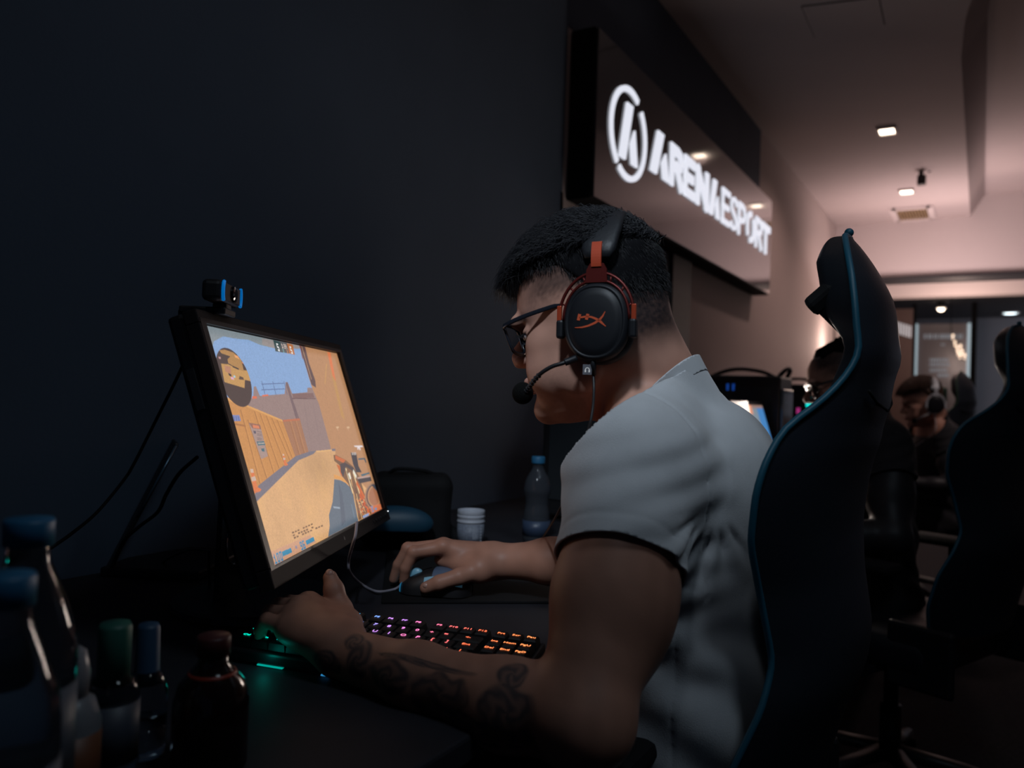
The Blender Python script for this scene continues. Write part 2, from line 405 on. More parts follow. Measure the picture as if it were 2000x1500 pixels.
# dark vertical strip and pale panel below the sign
xa = on_plane(1308, 600, 1, WALL-0.01)[0]; xb = on_plane(1344, 600, 1, WALL-0.01)[0]
o = box('wall_post', ((xa+xb)/2, WALL-0.012, 1.26), (xb-xa, 0.02, 1.04), mat('blue_black_strip', (0.02, 0.03, 0.045), 0.6)); tag(o, 'dark blue-black vertical strip on the wall below the sign', 'wall strip')
o = tube('sign_cable', [(XS-0.01, WALL-0.004, sz0+0.02), (XS-0.005, WALL-0.004, 1.6), (XS-0.02, WALL-0.004, 1.2), (XS, WALL-0.004, 0.8)], 0.004, m_blackm, n=6); tag(o, 'thin black cable running down the wall from the sign', 'cable')

# ------------------------------------------------------------------ glass partition and poster in the far room
GX = 11.4
def gq(px, py): return on_plane(px, py, 0, GX)
g0 = gq(1790, 640); g1 = gq(1893, 640); gb = 0.3; gt = gq(1840, 632)[2]
pr = empty('glass_screen', (GX, (g0[1]+g1[1])/2, 0), 0, 'tall grey glass board with pale lettering in the far room', 'glass board')
m_gframe = mat('lit_frame', (0.5, 0.6, 0.65), 0.4, emit=(0.55, 0.75, 0.85), estr=0.42)
m_board = mat('grey_glass_board', (0.26, 0.235, 0.25), 0.22, spec=0.5)
m_faint = mat('pale_print', (0.45, 0.5, 0.55), 0.6, emit=(0.5, 0.6, 0.7), estr=0.16)
wY = g0[1]-g1[1]; cy_ = (g0[1]+g1[1])/2
box('board', (GX+0.02, cy_, (gb+gt)/2), (0.02, wY, gt-gb), m_board, pr, keep_world=True)
box('frame', (GX, g0[1], (gb+gt)/2), (0.03, 0.035, gt-gb), m_gframe, pr, keep_world=True)
box('frame', (GX, g1[1], (gb+gt)/2), (0.03, 0.035, gt-gb), m_gframe, pr, keep_world=True)
bm = bmesh.new()
for row, x0, x1, hh in ((657, 1805, 1878, 9), (673, 1838, 1845, 4), (703, 1816, 1852, 6), (712, 1816, 1852, 6), (723, 1816, 1850, 6), (733, 1832, 1850, 6)):
    x = x0
    while x < x1:
        wd = random.choice((2.6, 3.4, 4.2)); a = gq(x, row-hh/2); b = gq(x+wd, row+hh/2)
        add_box(bm, (GX+0.006, (a[1]+b[1])/2, (a[2]+b[2])/2), (0.004, abs(a[1]-b[1]), abs(a[2]-b[2])))
        x += wd+1.6 if random.random() < .8 else wd+4
lo_ = from_bm('lettering', bm, m_faint, pr, keep_world=True); lo_['kind'] = 'stuff'
for a, b, nm in ((1897, 1908, 'dark door post right of the glass board'), (1783, 1789, 'dark door post left of the glass board')):
    ya, yb = gq(a, 640)[1], gq(b, 640)[1]
    o = box('door_post', (GX-0.01, (ya+yb)/2, 1.28), (0.06, abs(ya-yb), 2.56), m_blackm); tag(o, nm, 'door post')
# festoon of warm bulbs seen over the glass board
m_bulb = mat('warm_bulb', (1, 1, 1), 0.5, emit=(1.0, 0.72, 0.5), estr=1.3)
for i, (x, y) in enumerate(((1861, 662), (1865, 675), (1869, 684), (1876, 682), (1871, 693), (1879, 692), (1875, 699), (1884, 700))):
    q = P(x, y, 9.2-0.05*i); bm = bmesh.new(); bmesh.ops.create_uvsphere(bm, u_segments=12, v_segments=8, radius=0.011)
    add_lathe(bm, [(0.012, 0.02), (0.013, 0.05), (0.008, 0.055)], 8)
    b = from_bm('light_bulb', bm, m_bulb, smooth=True); b.location = q
    tag(b, ('topmost', 'second from the top', 'third from the top', 'right-hand one beside the third', 'fifth, on the left side', 'right-hand one beside the fifth', 'lowest on the left', 'lowest and rightmost')[i]+' warm bulb of the string, by the glass board', 'light bulb', 'string of warm bulbs')
_q = P(1857, 628, 9.3); _q[2] = 2.45
ropes = [_q, P(1858, 640, 9.3), P(1861, 662, 9.2), P(1869, 684, 9.1), P(1875, 699, 8.95), P(1886, 704, 8.85)]
o = tube('bulb_cable', ropes, 0.004, m_blackm, n=6); tag(o, 'thin cable carrying the string of warm bulbs', 'cable')
# far left darker door leaf with pale sign
ya, yb = on_plane(1738, 640, 0, 9.75)[1], on_plane(1783, 640, 0, 9.75)[1]
o = box('door_leaf', (9.75, (ya+yb)/2, 1.1), (0.05, abs(ya-yb), 2.2), mat('brown_door', (0.05, 0.026, 0.022), 0.6)); tag(o, 'brown door leaf ajar beyond the bright beam', 'door')
bm = bmesh.new()
for i in range(6):
    a = on_plane(1752+i*5.2, 640+i*1.6, 0, 9.70); add_box(bm, (9.70, a[1], a[2]), (0.006, 0.020, 0.13))
o = from_bm('door_lettering', bm, m_faint, o, keep_world=False); 
# ------------------------------------------------------------------ long desk
m_desk = mat('dark_desk_laminate', (0.022, 0.022, 0.028), 0.6, spec=0.25, noise=(14, 0.12), bump=(200, 0.05))
desk = empty('desk', (2.4, 0.86, 0), 0, 'long dark desk running along the sign wall', 'desk')
box('worktop', (0, 0, DESK-0.014), (6.8, 0.886, 0.028), m_desk, desk, 0.004)
for x in (-3.2, -1.8, 0.1, 1.9, 3.2):
    box('side_panel', (x, 0.05, (DESK-0.028)/2), (0.03, 0.70, DESK-0.028), m_blackm, desk)
box('modesty_panel', (0, 0.36, 0.50), (6.7, 0.02, 0.38), m_blackm, desk)

# ------------------------------------------------------------------ raster for the game picture on the screen
MO = L(-0.372, 0.9435, 0.0742)
_az, _ti, _ro = math.radians(4.7), math.radians(18.85), math.radians(-0.38)
def lv(r, d, u): return r*R0 + d*F0 + np.array([0, 0, u])
MH = lv(math.sin(_az), math.cos(_az), 0); _n = lv(math.cos(_az), -math.sin(_az), 0); _v = lv(0, 0, 1)*math.cos(_ti) - _n*math.sin(_ti)
MH, MV = MH*math.cos(_ro)+_v*math.sin(_ro), -MH*math.sin(_ro)+_v*math.cos(_ro)
MN = np.cross(MV, MH); MN = MN if MN@_n > 0 else -MN
SW, SHH = 0.5315, 0.299
def s2l(c): c = np.asarray(c, float)/255; return np.where(c <= 0.04045, c/12.92, ((c+0.055)/1.055)**2.4)
def px2uv(px, py):
    d = CF + (px-1000)/FPX*CR - (py-750)/FPX*CU
    q = CAM + d*(((MO-CAM)@MN)/(d@MN)) - MO
    return q@MH/SW, -(q@MV)/SHH          # u right, v down
RW, RH = 1119, 759
IMG = np.zeros((RH+1, RW+1, 3)); uu, vv = np.meshgrid(np.linspace(0, 1, RW+1), np.linspace(0, 1, RH+1))
def inside(poly):
    full = np.zeros(uu.shape, bool); k = len(poly); pa = np.array(poly)
    i0 = max(0, int(pa[:, 1].min()*RH)); i1 = min(RH+1, int(pa[:, 1].max()*RH)+2); j0 = max(0, int(pa[:, 0].min()*RW)); j1 = min(RW+1, int(pa[:, 0].max()*RW)+2)
    if i1 <= i0 or j1 <= j0: return full
    U_, V_ = uu[i0:i1, j0:j1], vv[i0:i1, j0:j1]; m_ = np.zeros(U_.shape, bool)
    for i in range(k):
        x0, y0 = poly[i]; x1, y1 = poly[(i+1) % k]
        if y0 == y1: continue
        m_ ^= ((y0 > V_) != (y1 > V_)) & (U_ < (x1-x0)*(V_-y0)/(y1-y0)+x0)
    full[i0:i1, j0:j1] = m_; return full
def fill(poly, col, ox=0, oy=0, s=1.0, a=1.0, uv=False):
    pp = poly if uv else [px2uv(ox+x/s, oy+y/s) for x, y in poly]
    m_ = inside(pp); IMG[m_] = IMG[m_]*(1-a) + s2l(col)*a; return m_
def line(p0, p1, w, col, ox=0, oy=0, s=1.0, a=1.0):
    p0 = np.array(px2uv(ox+p0[0]/s, oy+p0[1]/s)); p1 = np.array(px2uv(ox+p1[0]/s, oy+p1[1]/s))
    asp = np.array([SW, SHH]); q = (p1-p0)*asp; n = np.array([-q[1], q[0]])/np.linalg.norm(q)*w/2/asp
    fill([p0+n, p1+n, p1-n, p0-n], col, uv=True, a=a)
def A_(x, y): return (380+x/6.818, 620+y/6.818)
def B_(x, y): return (560+x/6.818, 640+y/6.818)
def C_(x, y): return (420+x/6.818, 800+y/6.818)
def D_(x, y): return (600+x/6.25, 820+y/6.25)
def E_(x, y): return (480+x/7.5, 980+y/7.5)
def nz(u, v, f, seed=0):
    r = np.random.RandomState(seed); o = np.zeros(np.shape(u))
    for k in range(7):
        a = r.uniform(0, 2*PI); ff = f*r.uniform(.5, 2.0); o = o + np.sin(2*PI*ff*(u*math.cos(a)+v*math.sin(a)*.6)+r.uniform(0, 6))
    return o/4
IMG[:] = s2l((132, 168, 214))
IMG *= (1+0.05*(vv[..., None]-0.2))
fill([A_(80, 80), A_(230, 420), A_(260, 320), A_(380, 255), A_(560, 285), A_(720, 300), A_(880, 370), A_(1050, 410), A_(1400, 420), A_(1420, 360), A_(1060, 290)], (132, 144, 150))
fill([A_(900, 280), A_(900, 360), A_(1050, 410), A_(1400, 420), A_(1420, 370)], (158, 146, 142), a=.8)
# far building
fill([(470, 772), A_(780, 1080), A_(790, 920), A_(820, 920), A_(830, 950), A_(870, 1045), A_(1200, 1020), A_(1215, 860), A_(1240, 862), A_(1300, 1015), B_(70, 880), B_(275, 860), B_(275, 800), B_(420, 800), (672, 850), (675, 884), (560, 896), (470, 800)], (150, 126, 122))
fill([A_(1210, 870), A_(1240, 862), A_(1390, 1380), A_(1360, 1380)], (118, 96, 100))
fill([A_(1300, 1015), B_(350, 870), B_(370, 930), B_(90, 950)], (128, 98, 96))
line(A_(1300, 1080), B_(385, 945), 0.0015, (105, 80, 82))
for x in (895, 1040, 1190): line(A_(x, 850), A_(x+45, 1030), 0.0016, (70, 95, 140))
for y in (885, 960): line(A_(890, y+5), A_(1200, y-8), 0.0012, (85, 110, 155))
fill([A_(770, 1050), A_(830, 1050), A_(830, 1080), A_(770, 1085)], (225, 110, 70)); fill([A_(900, 1035), A_(980, 1025), A_(985, 1045), A_(905, 1055)], (225, 110, 70))
for x in (0, 120, 240): line(B_(110+x, 1000), B_(190+x, 1480), 0.002, (134, 112, 112), a=.6)
line(B_(90, 1000), B_(175, 1250), 0.003, (115, 92, 96))
# ochre wall on the right
fill([B_(165, 225), (662, 688), (760, 1000), (735, 1010), (660, 930), (650, 890), B_(560, 1500), B_(430, 1020), B_(330, 780)], (188, 138, 98))
fill([B_(165, 235), B_(245, 255), B_(300, 480), B_(380, 700), B_(390, 800), B_(330, 760)], (92, 70, 72))
line(B_(200, 250), B_(330, 690), 0.003, (180, 140, 110)); line(B_(175, 235), B_(215, 420), 0.003, (150, 84, 66))
fill([B_(540, 325), B_(582, 335), B_(655, 720), B_(610, 640)], (226, 124, 76)); fill([B_(560, 480), B_(610, 640), B_(655, 720), B_(775, 1235), B_(725, 1170)], (196, 148, 84), a=.75)
line(B_(530, 480), B_(510, 750), 0.002, (215, 165, 90), a=.8)
# wooden fence, boards
fill([(425, 760), (432, 775), (480, 791), (552, 822), (586, 819), (603, 884), (577, 892), (511, 945), (490, 985)], (203, 140, 76))
fill([(552, 822), (586, 819), (603, 884), (577, 892)], (166, 116, 86))
line((436, 776), (480, 792), 0.004, (220, 160, 90)); line((480, 792), (552, 822), 0.003, (222, 162, 92)); line((553, 822), (586, 819), 0.003, (190, 110, 76))
for i, (x0, y0, x1, y1) in enumerate(((470, 800, 508, 945), (484, 820, 522, 937), (497, 803, 535, 925), (508, 808, 545, 915), (520, 812, 556, 906), (531, 817, 566, 899), (541, 820, 571, 895), (457, 830, 497, 960), (565, 822, 584, 888), (576, 822, 594, 885))):
    line((x0, y0), (x1, y1), 0.0022, (158, 102, 56), a=.8); line((x0+3, y0), (x1+3, y1), 0.0018, (218, 156, 92), a=.5)
line((447, 826), (480, 832), 0.0025, (170, 110, 60))
fill([C_(155, 70), C_(325, 75), C_(345, 150), C_(175, 160)], (118, 134, 188))
for i in range(5): line(C_(190+i*30, 90), C_(200+i*30, 150), 0.0015, (80, 90, 140))
fill([C_(450, 175), C_(600, 200), C_(705, 620), C_(615, 660)], (168, 142, 134))
fill([C_(450, 175), C_(600, 200), C_(615, 262), C_(500, 250)], (148, 100, 84)); line(C_(505, 222), C_(590, 235), .004, (222, 130, 90))
fill([C_(555, 425), C_(655, 420), C_(672, 470), C_(575, 480)], (70, 110, 122)); line(C_(575, 450), C_(660, 446), .0015, (180, 170, 160))
fill([C_(510, 280), C_(545, 285), C_(548, 320), C_(520, 318)], (90, 84, 100)); fill([C_(612, 520), C_(655, 512), C_(660, 560), C_(625, 555)], (55, 105, 118))
for y in (300, 330, 350, 385, 405): line(C_(560, y-10), C_(625, y), .0013, (120, 100, 100), a=.7)
# shadow strip and sand
fill([(490, 985), (505, 948), (577, 891), (604, 882), (655, 876), (655, 884), (612, 886), (583, 900), (497, 990)], (118, 114, 126))
sand = fill([(655, 881), (618, 880), (612, 887), (583, 899), (495, 986), (520, 1112), (760, 1000), (655, 890)], (222, 172, 122))
tx = nz(uu, vv, 4, 3)*.5 + nz(uu, vv, 9, 4)*.2
IMG[sand] *= (1+0.10*tx[sand])[:, None]; g = np.exp(-((uu-.50)**2/.02+(vv-.66)**2/.012)); IMG[sand] *= (1-0.22*g[sand])[:, None]
IMG[sand, 2] *= (1-0.12*np.clip(tx, 0, 1)[sand])
line((618, 882), (648, 879), .0025, (228, 178, 120))
IMG[:] *= (1+0.015*nz(uu, vv, 26, 9))[..., None]
# cones
for (x, y, s) in ((470, 790, 1.0), (900, 590, .5)):
    q = lambda a, b: C_(x+a*s, y+b*s)
    fill([q(0, 0), q(40, 0), q(95, 240), q(150, 270), q(130, 300), q(50, 320), q(40, 250)], (224, 120, 66))
    fill([q(0, 0), q(38, 0), q(46, 50), q(5, 50)], (215, 185, 165)); fill([q(12, 110), q(62, 95), q(80, 150), q(22, 165)], (205, 180, 165))
fill([C_(440, 1020), C_(490, 1010), C_(520, 1120), C_(490, 1180)], (168, 160, 176))
# arm, rifle
fill([D_(330, 725), D_(400, 735), D_(470, 770), D_(520, 820), D_(560, 920), D_(625, 1235), D_(255, 1430), D_(275, 1290), D_(265, 1160), D_(310, 1000), D_(322, 850)], (98, 112, 126))
fill([D_(380, 760), D_(430, 900), D_(470, 1240), D_(420, 1300), D_(400, 1000)], (84, 94, 110), a=.7); line(D_(320, 1065), D_(400, 1075), .003, (150, 165, 180)); line(D_(540, 1030), D_(580, 1200), .004, (112, 134, 150))
fill([D_(325, 665), D_(430, 700), D_(520, 800), D_(500, 790), D_(400, 725), D_(330, 715)], (228, 160, 86))
fill([D_(320, 430), D_(345, 425), D_(470, 490), D_(560, 570), D_(640, 700), D_(700, 900), D_(800, 1140), D_(630, 1225), D_(560, 920), D_(500, 780), D_(420, 680), D_(400, 560), D_(330, 500)], (128, 92, 66))
fill([D_(340, 430), D_(470, 492), D_(440, 525), D_(345, 478)], (206, 108, 60)); fill([D_(355, 540), D_(400, 560), D_(430, 700), D_(410, 670)], (206, 108, 52))
fill([D_(400, 540), D_(460, 520), D_(560, 580), D_(600, 650), D_(470, 570), D_(440, 700), D_(410, 640)], (74, 66, 70))
for i, (a, b, w, cc) in enumerate((((470, 590), (560, 900), .006, (232, 206, 160)), ((520, 640), (620, 1200), .004, (226, 176, 120)), ((560, 640), (640, 900), .006, (236, 200, 150)), ((600, 760), (700, 950), .010, (214, 104, 48)), ((560, 860), (690, 1180), .004, (222, 152, 90)), ((590, 830), (650, 1120), .004, (92, 66, 60)), ((640, 900), (760, 1140), .012, (206, 92, 44)), ((480, 620), (600, 960), .003, (84, 66, 66)), ((640, 960), (720, 1150), .004, (230, 170, 110)), ((700, 940), (790, 1140), .004, (226, 150, 84)), ((600, 900), (670, 1210), .003, (236, 196, 140)), ((560, 620), (600, 700), .009, (238, 232, 215)), ((505, 650), (530, 720), .010, (240, 232, 214)))):
    line(D_(*a), D_(*b), w, cc)
for i in range(60):
    x, y = RNG.uniform(620, 760), RNG.uniform(950, 1160); fill([D_(x, y), D_(x+14, y+6), D_(x+20, y+24), D_(x+4, y+16)], [(226, 120, 60), (110, 78, 66), (222, 186, 140), (170, 60, 36)][i % 4])
for rx_, ry_, cc in ((118, 165, (168, 130, 104)), (100, 150, (96, 76, 74)), (84, 130, (190, 140, 100)), (68, 112, (172, 112, 80))):
    fill([D_(820+rx_*math.cos(t), 930+ry_*math.sin(t)) for t in np.linspace(0, 2*PI, 24)], cc)
fill([D_(780, 790), D_(860, 800), D_(880, 900), D_(840, 860)], (66, 72, 84)); fill([D_(760, 1060), D_(900, 1020), D_(940, 1090), D_(790, 1160)], (214, 120, 78))
fill([D_(530, 400), D_(600, 410), D_(625, 560), D_(665, 640), D_(600, 640), D_(560, 540)], (54, 54, 64)); fill([D_(610, 715), D_(770, 685), D_(785, 745), D_(640, 775)], (56, 56, 64)); line(D_(612, 712), D_(770, 686), .003, (190, 160, 150))
fill([D_(622, 470), D_(702, 464), D_(724, 520), D_(712, 522), D_(694, 482), D_(624, 490)], (58, 92, 108)); fill([D_(650, 668), D_(755, 640), D_(762, 656), D_(672, 688)], (52, 104, 122))
for x in (545, 565, 583): fill([D_(x, 395), D_(x+12, 398), D_(x+14, 430), D_(x+2, 428)], (200, 190, 185))
fill([D_(570, 315), D_(672, 312), D_(682, 332), D_(645, 334), D_(652, 370), D_(636, 368), D_(630, 338), D_(622, 366), D_(612, 360), D_(612, 334), D_(580, 330)], (238, 226, 226))
FONT = {'0': '757', '1': '262', '3': '717', '4': '571', '5': '747', '6': '747'}
PIX = {'0': ['111', '101', '101', '101', '111'], '1': ['010', '110', '010', '010', '111'], '3': ['111', '001', '111', '001', '111'], '4': ['101', '101', '111', '001', '001'],
       '5': ['111', '100', '111', '001', '111'], '6': ['111', '100', '111', '101', '111'], '9': ['111', '101', '111', '001', '111'], '8': ['111', '101', '111', '101', '111'], ':': ['0', '1', '0', '1', '0']}
def pixtext(s, u, v, h, col):
    ph = h/5; pw = ph*SHH/SW*1.0
    for ch in s:
        rows = PIX[ch]
        for j, r in enumerate(rows):
            for i, b in enumerate(r):
                if b == '1': fill([(u+i*pw, v+j*ph), (u+(i+1)*pw, v+j*ph), (u+(i+1)*pw, v+(j+1)*ph), (u+i*pw, v+(j+1)*ph)], col, uv=True)
        u += (len(rows[0])+1)*pw
    return u
# radar disc
t0_ = np.array(px2uv(*A_(400, 403))); t1_ = np.array(px2uv(*A_(640, 1192))); l0_ = np.array(px2uv(*A_(268, 620))); r0_ = np.array(px2uv(*A_(778, 960)))
cu_, cv_ = (l0_[0]+r0_[0])/2, (t0_[1]+t1_[1])/2; ru_, rv_ = (r0_[0]-l0_[0])/2, (t1_[1]-t0_[1])/2
disc = ((uu-cu_)/ru_)**2 + ((vv-cv_)/rv_)**2 < 1; keep = IMG.copy()
IMG[disc] = s2l((60, 44, 42))
fill([A_(355, 618), A_(450, 625), A_(600, 700), A_(725, 710), A_(748, 850), A_(672, 832), A_(667, 942), A_(400, 862)], (196, 148, 84))
fill([A_(330, 440), A_(400, 430), A_(520, 470), A_(620, 560), A_(660, 720), A_(600, 700), A_(450, 610), A_(440, 560), A_(480, 520), A_(360, 480)], (176, 130, 72))
fill([A_(400, 640), A_(480, 660), A_(490, 760), A_(410, 720)], (184, 128, 100)); fill([A_(500, 640), A_(590, 680), A_(590, 700), A_(510, 665)], (50, 38, 36)); fill([A_(450, 740), A_(490, 760), A_(495, 790), A_(460, 775)], (40, 34, 36))
fill([A_(600, 780), A_(650, 800), A_(660, 835), A_(590, 825)], (84, 62, 48)); fill([A_(480, 790), A_(520, 800), A_(530, 830), A_(490, 825)], (225, 170, 200)); fill([A_(520, 770), A_(545, 780), A_(545, 805), A_(520, 800)], (170, 210, 220))
fill([A_(530, 500), A_(580, 515), A_(600, 560), A_(540, 530)], (236, 164, 100)); fill([A_(320, 525), A_(350, 530), A_(350, 555), A_(325, 550)], (200, 150, 150)); fill([A_(630, 590), A_(650, 600), A_(655, 620), A_(635, 610)], (225, 130, 80))
IMG[~disc & (((uu-cu_)/ru_)**2 + ((vv-cv_)/rv_)**2 < 1.25)] = keep[~disc & (((uu-cu_)/ru_)**2 + ((vv-cv_)/rv_)**2 < 1.25)]
# score boxes
fill([A_(1048, 303), A_(1135, 322), A_(1158, 466), A_(1078, 452)], (52, 76, 78)); fill([A_(1135, 322), A_(1230, 345), A_(1262, 482), A_(1158, 466)], (84, 88, 92)); fill([A_(1228, 345), A_(1308, 365), A_(1338, 500), A_(1262, 482)], (184, 112, 64))
a_ = px2uv(*A_(1085, 345)); pixtext('5', a_[0], a_[1], .040, (235, 235, 235)); a_ = px2uv(*A_(1150, 345)); pixtext('1:34', a_[0], a_[1], .026, (220, 200, 190)); a_ = px2uv(*A_(1262, 385)); pixtext('5', a_[0], a_[1], .040, (240, 235, 225))
a_ = px2uv(*A_(1170, 415)); pixtext('1', a_[0], a_[1], .022, (120, 190, 190)); a_ = px2uv(*A_(1222, 430)); pixtext('3', a_[0], a_[1], .022, (220, 150, 90))
# bottom bar with health and armour
fill([E_(310, 755), E_(940, 482), E_(1035, 590), E_(350, 975)], (208, 156, 128), a=.85)
a_ = px2uv(*E_(395, 775)); pixtext('100', a_[0], a_[1], .040, (70, 140, 178)); a_ = px2uv(*E_(785, 590)); pixtext('96', a_[0], a_[1], .038, (70, 140, 178))
line(E_(535, 765), E_(670, 705), .006, (48, 140, 176)); line(E_(885, 600), E_(1000, 540), .006, (48, 140, 176)); line(E_(735, 640), E_(745, 685), .006, (150, 140, 160))
for (x0, y0), (x1, y1), n in (((680, 455), (1030, 300), 9), ((690, 495), (1000, 365), 8), ((705, 530), (1140, 340), 11)):
    for i in range(n):
        if (i*7+n) % 5 == 0: continue
        a = i/n; b = (i+.72)/n; line(E_(x0+(x1-x0)*a, y0+(y1-y0)*a), E_(x0+(x1-x0)*b, y0+(y1-y0)*b), .0022, (92, 62, 48), a=.8)
a_ = px2uv(*D_(770, 1060)); pixtext('30', a_[0], a_[1], .036, (110, 150, 190)); line(D_(825, 1090), D_(850, 1080), .004, (120, 150, 190)); line(D_(680, 1185), D_(750, 1150), .004, (150, 170, 210))
for x in (370, 500): line(D_(x-15, 95), D_(x+15, 90), .003, (225, 190, 150), a=.8); line(D_(x-5, 90), D_(x+5, 130), .0025, (225, 190, 150), a=.6)

# ------------------------------------------------------------------ the player's monitor
MTL = Vector(MO)
def mp(a, b, c=0.0):
    """monitor coordinates: a along the screen from its near top corner, b down, c towards the player"""
    return Vector(MO + MH*a - MV*b + MN*c)
MM = frame_mtx(MO, MH, -MV, MN)
mon = empty('monitor', tuple(mp(SW/2, SHH, -.1))[:2]+(DESK,), 0, 'tilted black monitor showing a shooter game, nearest the camera', 'monitor')
m_bezel = mat('monitor_bezel', (0.020, 0.016, 0.017), 0.65, spec=0.2)
m_bezel_dark = mat('monitor_inner_bezel', (0.006, 0.006, 0.007), 0.4)
IMG = IMG.reshape(380, 2, 560, 2, 3).mean((1, 3)); _g = RNG.normal(size=IMG.shape[:2]); _g = (_g+np.roll(_g, 1, 0)+np.roll(_g, 1, 1))/1.7; IMG *= (1+.045*_g)[..., None]
RW, RH = 559, 379; uu, vv = np.meshgrid(np.linspace(0, 1, RW+1), np.linspace(0, 1, RH+1))
vs = np.stack([uu*SW, vv*SHH, np.zeros_like(uu)], -1).reshape(-1, 3); W1 = RW+1
ii, jj = np.meshgrid(np.arange(RH), np.arange(RW), indexing='ij'); b0 = (ii*W1+jj).ravel()
fc = np.stack([b0, b0+1, b0+W1+1, b0+W1], -1)
def np_mesh(name, vs, fc):
    me = bpy.data.meshes.new(name); k = fc.shape[1]
    me.vertices.add(len(vs)); me.vertices.foreach_set('co', np.ascontiguousarray(vs, np.float32).ravel())
    me.loops.add(fc.size); me.loops.foreach_set('vertex_index', np.ascontiguousarray(fc, np.int32).ravel())
    me.polygons.add(len(fc)); me.polygons.foreach_set('loop_start', np.arange(0, fc.size, k, dtype=np.int32))
    me.update(calc_edges=True); me.validate(); return me
def set_col(me, cols, name='Col'):
    a = me.color_attributes.new(name, 'FLOAT_COLOR', 'POINT')
    a.data.foreach_set('color', np.concatenate([cols, np.ones((len(cols), 1))], 1).astype(np.float32).ravel())
me = np_mesh('screen', (np.c_[vs, np.ones(len(vs))] @ np.array(MM).T)[:, :3], fc); set_col(me, IMG.reshape(-1, 3))
m_screen = attr_mat('game_picture', 'Col', 0.5, emission=0.88, spec=0.1)
link('screen', me, m_screen, mon, keep_world=True)
BZ, BZB = 0.017, 0.024
bm = bmesh.new()
for (a0, b0_, a1, b1) in ((-BZ, -BZ, SW+BZ, 0), (-BZ, SHH, SW+BZ, SHH+BZB), (-BZ, 0, 0, SHH), (SW, 0, SW+BZ, SHH)):
    add_box(bm, ((a0+a1)/2, (b0_+b1)/2, -0.003), (a1-a0, b1-b0_, 0.018), 0.0015, MM)
from_bm('bezel', bm, m_bezel, mon, keep_world=True)
bm = bmesh.new()
for (a0, b0_, a1, b1) in ((-.013, -.006, SW+.012, 0), (-.013, 0, 0, SHH+.003), (SW, 0, SW+.012, SHH+.003), (0, SHH, SW, SHH+.003)):
    add_box(bm, ((a0+a1)/2, (b0_+b1)/2, 0.0030), (a1-a0, b1-b0_, 0.0068), 0, MM)
from_bm('inner_frame', bm, m_bezel_dark, mon, keep_world=True)
bm = bmesh.new(); t = 0.0035
for (a0, b0_, a1, b1) in ((0, 0, SW, -t), (0, SHH, SW, SHH+t), (-t, 0, 0, SHH), (SW, 0, SW+t, SHH)):
    add_box(bm, ((a0+a1)/2, (b0_+b1)/2, 0.0035), (max(abs(a1-a0), t)+t, max(abs(b1-b0_), t)+t*.5, 0.006), 0, MM)
bm.free()
bm = bmesh.new(); add_box(bm, (SW/2, SHH/2, -0.023), (SW+2*BZ-.006, SHH+BZ+BZB-.006, 0.022), 0.006, MM)
add_box(bm, (SW/2, SHH*.55, -0.052), (SW*.62, SHH*.74, 0.036), 0.014, MM); from_bm('back_cover', bm, m_black, mon, keep_world=True)
for i in range(6):
    bm = bmesh.new(); add_box(bm, (SW-0.012-i*0.0165, SHH+BZB*.5, 0.0068), (0.006, 0.0042, 0.0025), 0.0008, MM); from_bm('button', bm, m_bezel_dark, mon, keep_world=True)
bm = bmesh.new(); bmesh.ops.create_uvsphere(bm, u_segments=8, v_segments=6, radius=0.0009)
o = from_bm('power_light', bm, mat('power_led', (1, 1, 1), emit=(.9, .95, 1), estr=2.5), mon, keep_world=True)
o.data.transform(Matrix.Translation(mp(SW+0.010, SHH+0.008, 0.007)))
# badge letters "hp"-like disc is too small to read: a plain round badge
bm = bmesh.new(); add_lathe(bm, [(0.0030, 0), (0.0030, 0.0004)], 16, mtx=frame_mtx(mp(SW*.5, SHH+BZB*.5, 0.006), MH, -MV, MN)); from_bm('badge', bm, m_dark, mon, keep_world=True)
bm = bmesh.new(); add_box(bm, (-BZ-0.001, 0.075, -0.020), (0.002, 0.05, 0.010), 0.0005, MM); from_bm('side_socket', bm, m_dark, mon, keep_world=True)
# stand: hinge block, column with a round cable hole, base plate
hub = mp(SW/2, SHH*.5, -0.075)
MNf = Vector((MN[0], MN[1], 0)).normalized(); MHf = Vector((0, 0, 1)).cross(MNf).normalized()
bm = bmesh.new(); add_box(bm, (SW/2, SHH*.5, -0.082), (0.13, 0.12, 0.04), 0.012, MM); from_bm('hinge', bm, m_black, mon, keep_world=True)
colc = Vector((hub.x, hub.y, 0)) - MNf*0.045
top_z = hub.z+0.06
bm = bmesh.new(); prof = []; wd = 0.036; hz = DESK+0.095; hr = 0.030
CMX = frame_mtx(colc, MHf, Vector((0, 0, 1)), MNf)
outer = [(-0.05, DESK+.012), (0.05, DESK+.012), (0.045, DESK+.16), (0.038, top_z), (-0.038, top_z), (-0.045, DESK+.16)]
n = 28; ring_i = [(hr*math.cos(2*PI*k/n), hz+hr*1.25*math.sin(2*PI*k/n)) for k in range(n)]
def hit(a):
    """outline point of the column in direction a from the hole centre"""
    d = np.array([math.cos(a), math.sin(a)]); best = 9
    for k in range(6):
        p0 = np.array(outer[k])-(0, hz); p1 = np.array(outer[(k+1) % 6])-(0, hz); e = p1-p0; det = d[0]*-e[1]+d[1]*e[0]
        if abs(det) < 1e-9: continue
        t_ = (p0[0]*-e[1]+p0[1]*e[0])/det; s_ = (d[0]*p0[1]-d[1]*p0[0])/det
        if t_ > 0 and -1e-6 <= s_ <= 1+1e-6: best = min(best, t_)
    return (d[0]*best, hz+d[1]*best)
angs = sorted(set([2*PI*k/n for k in range(n)] + [math.atan2(p_[1]-hz, p_[0]) % (2*PI) for p_ in outer]))
rows = []
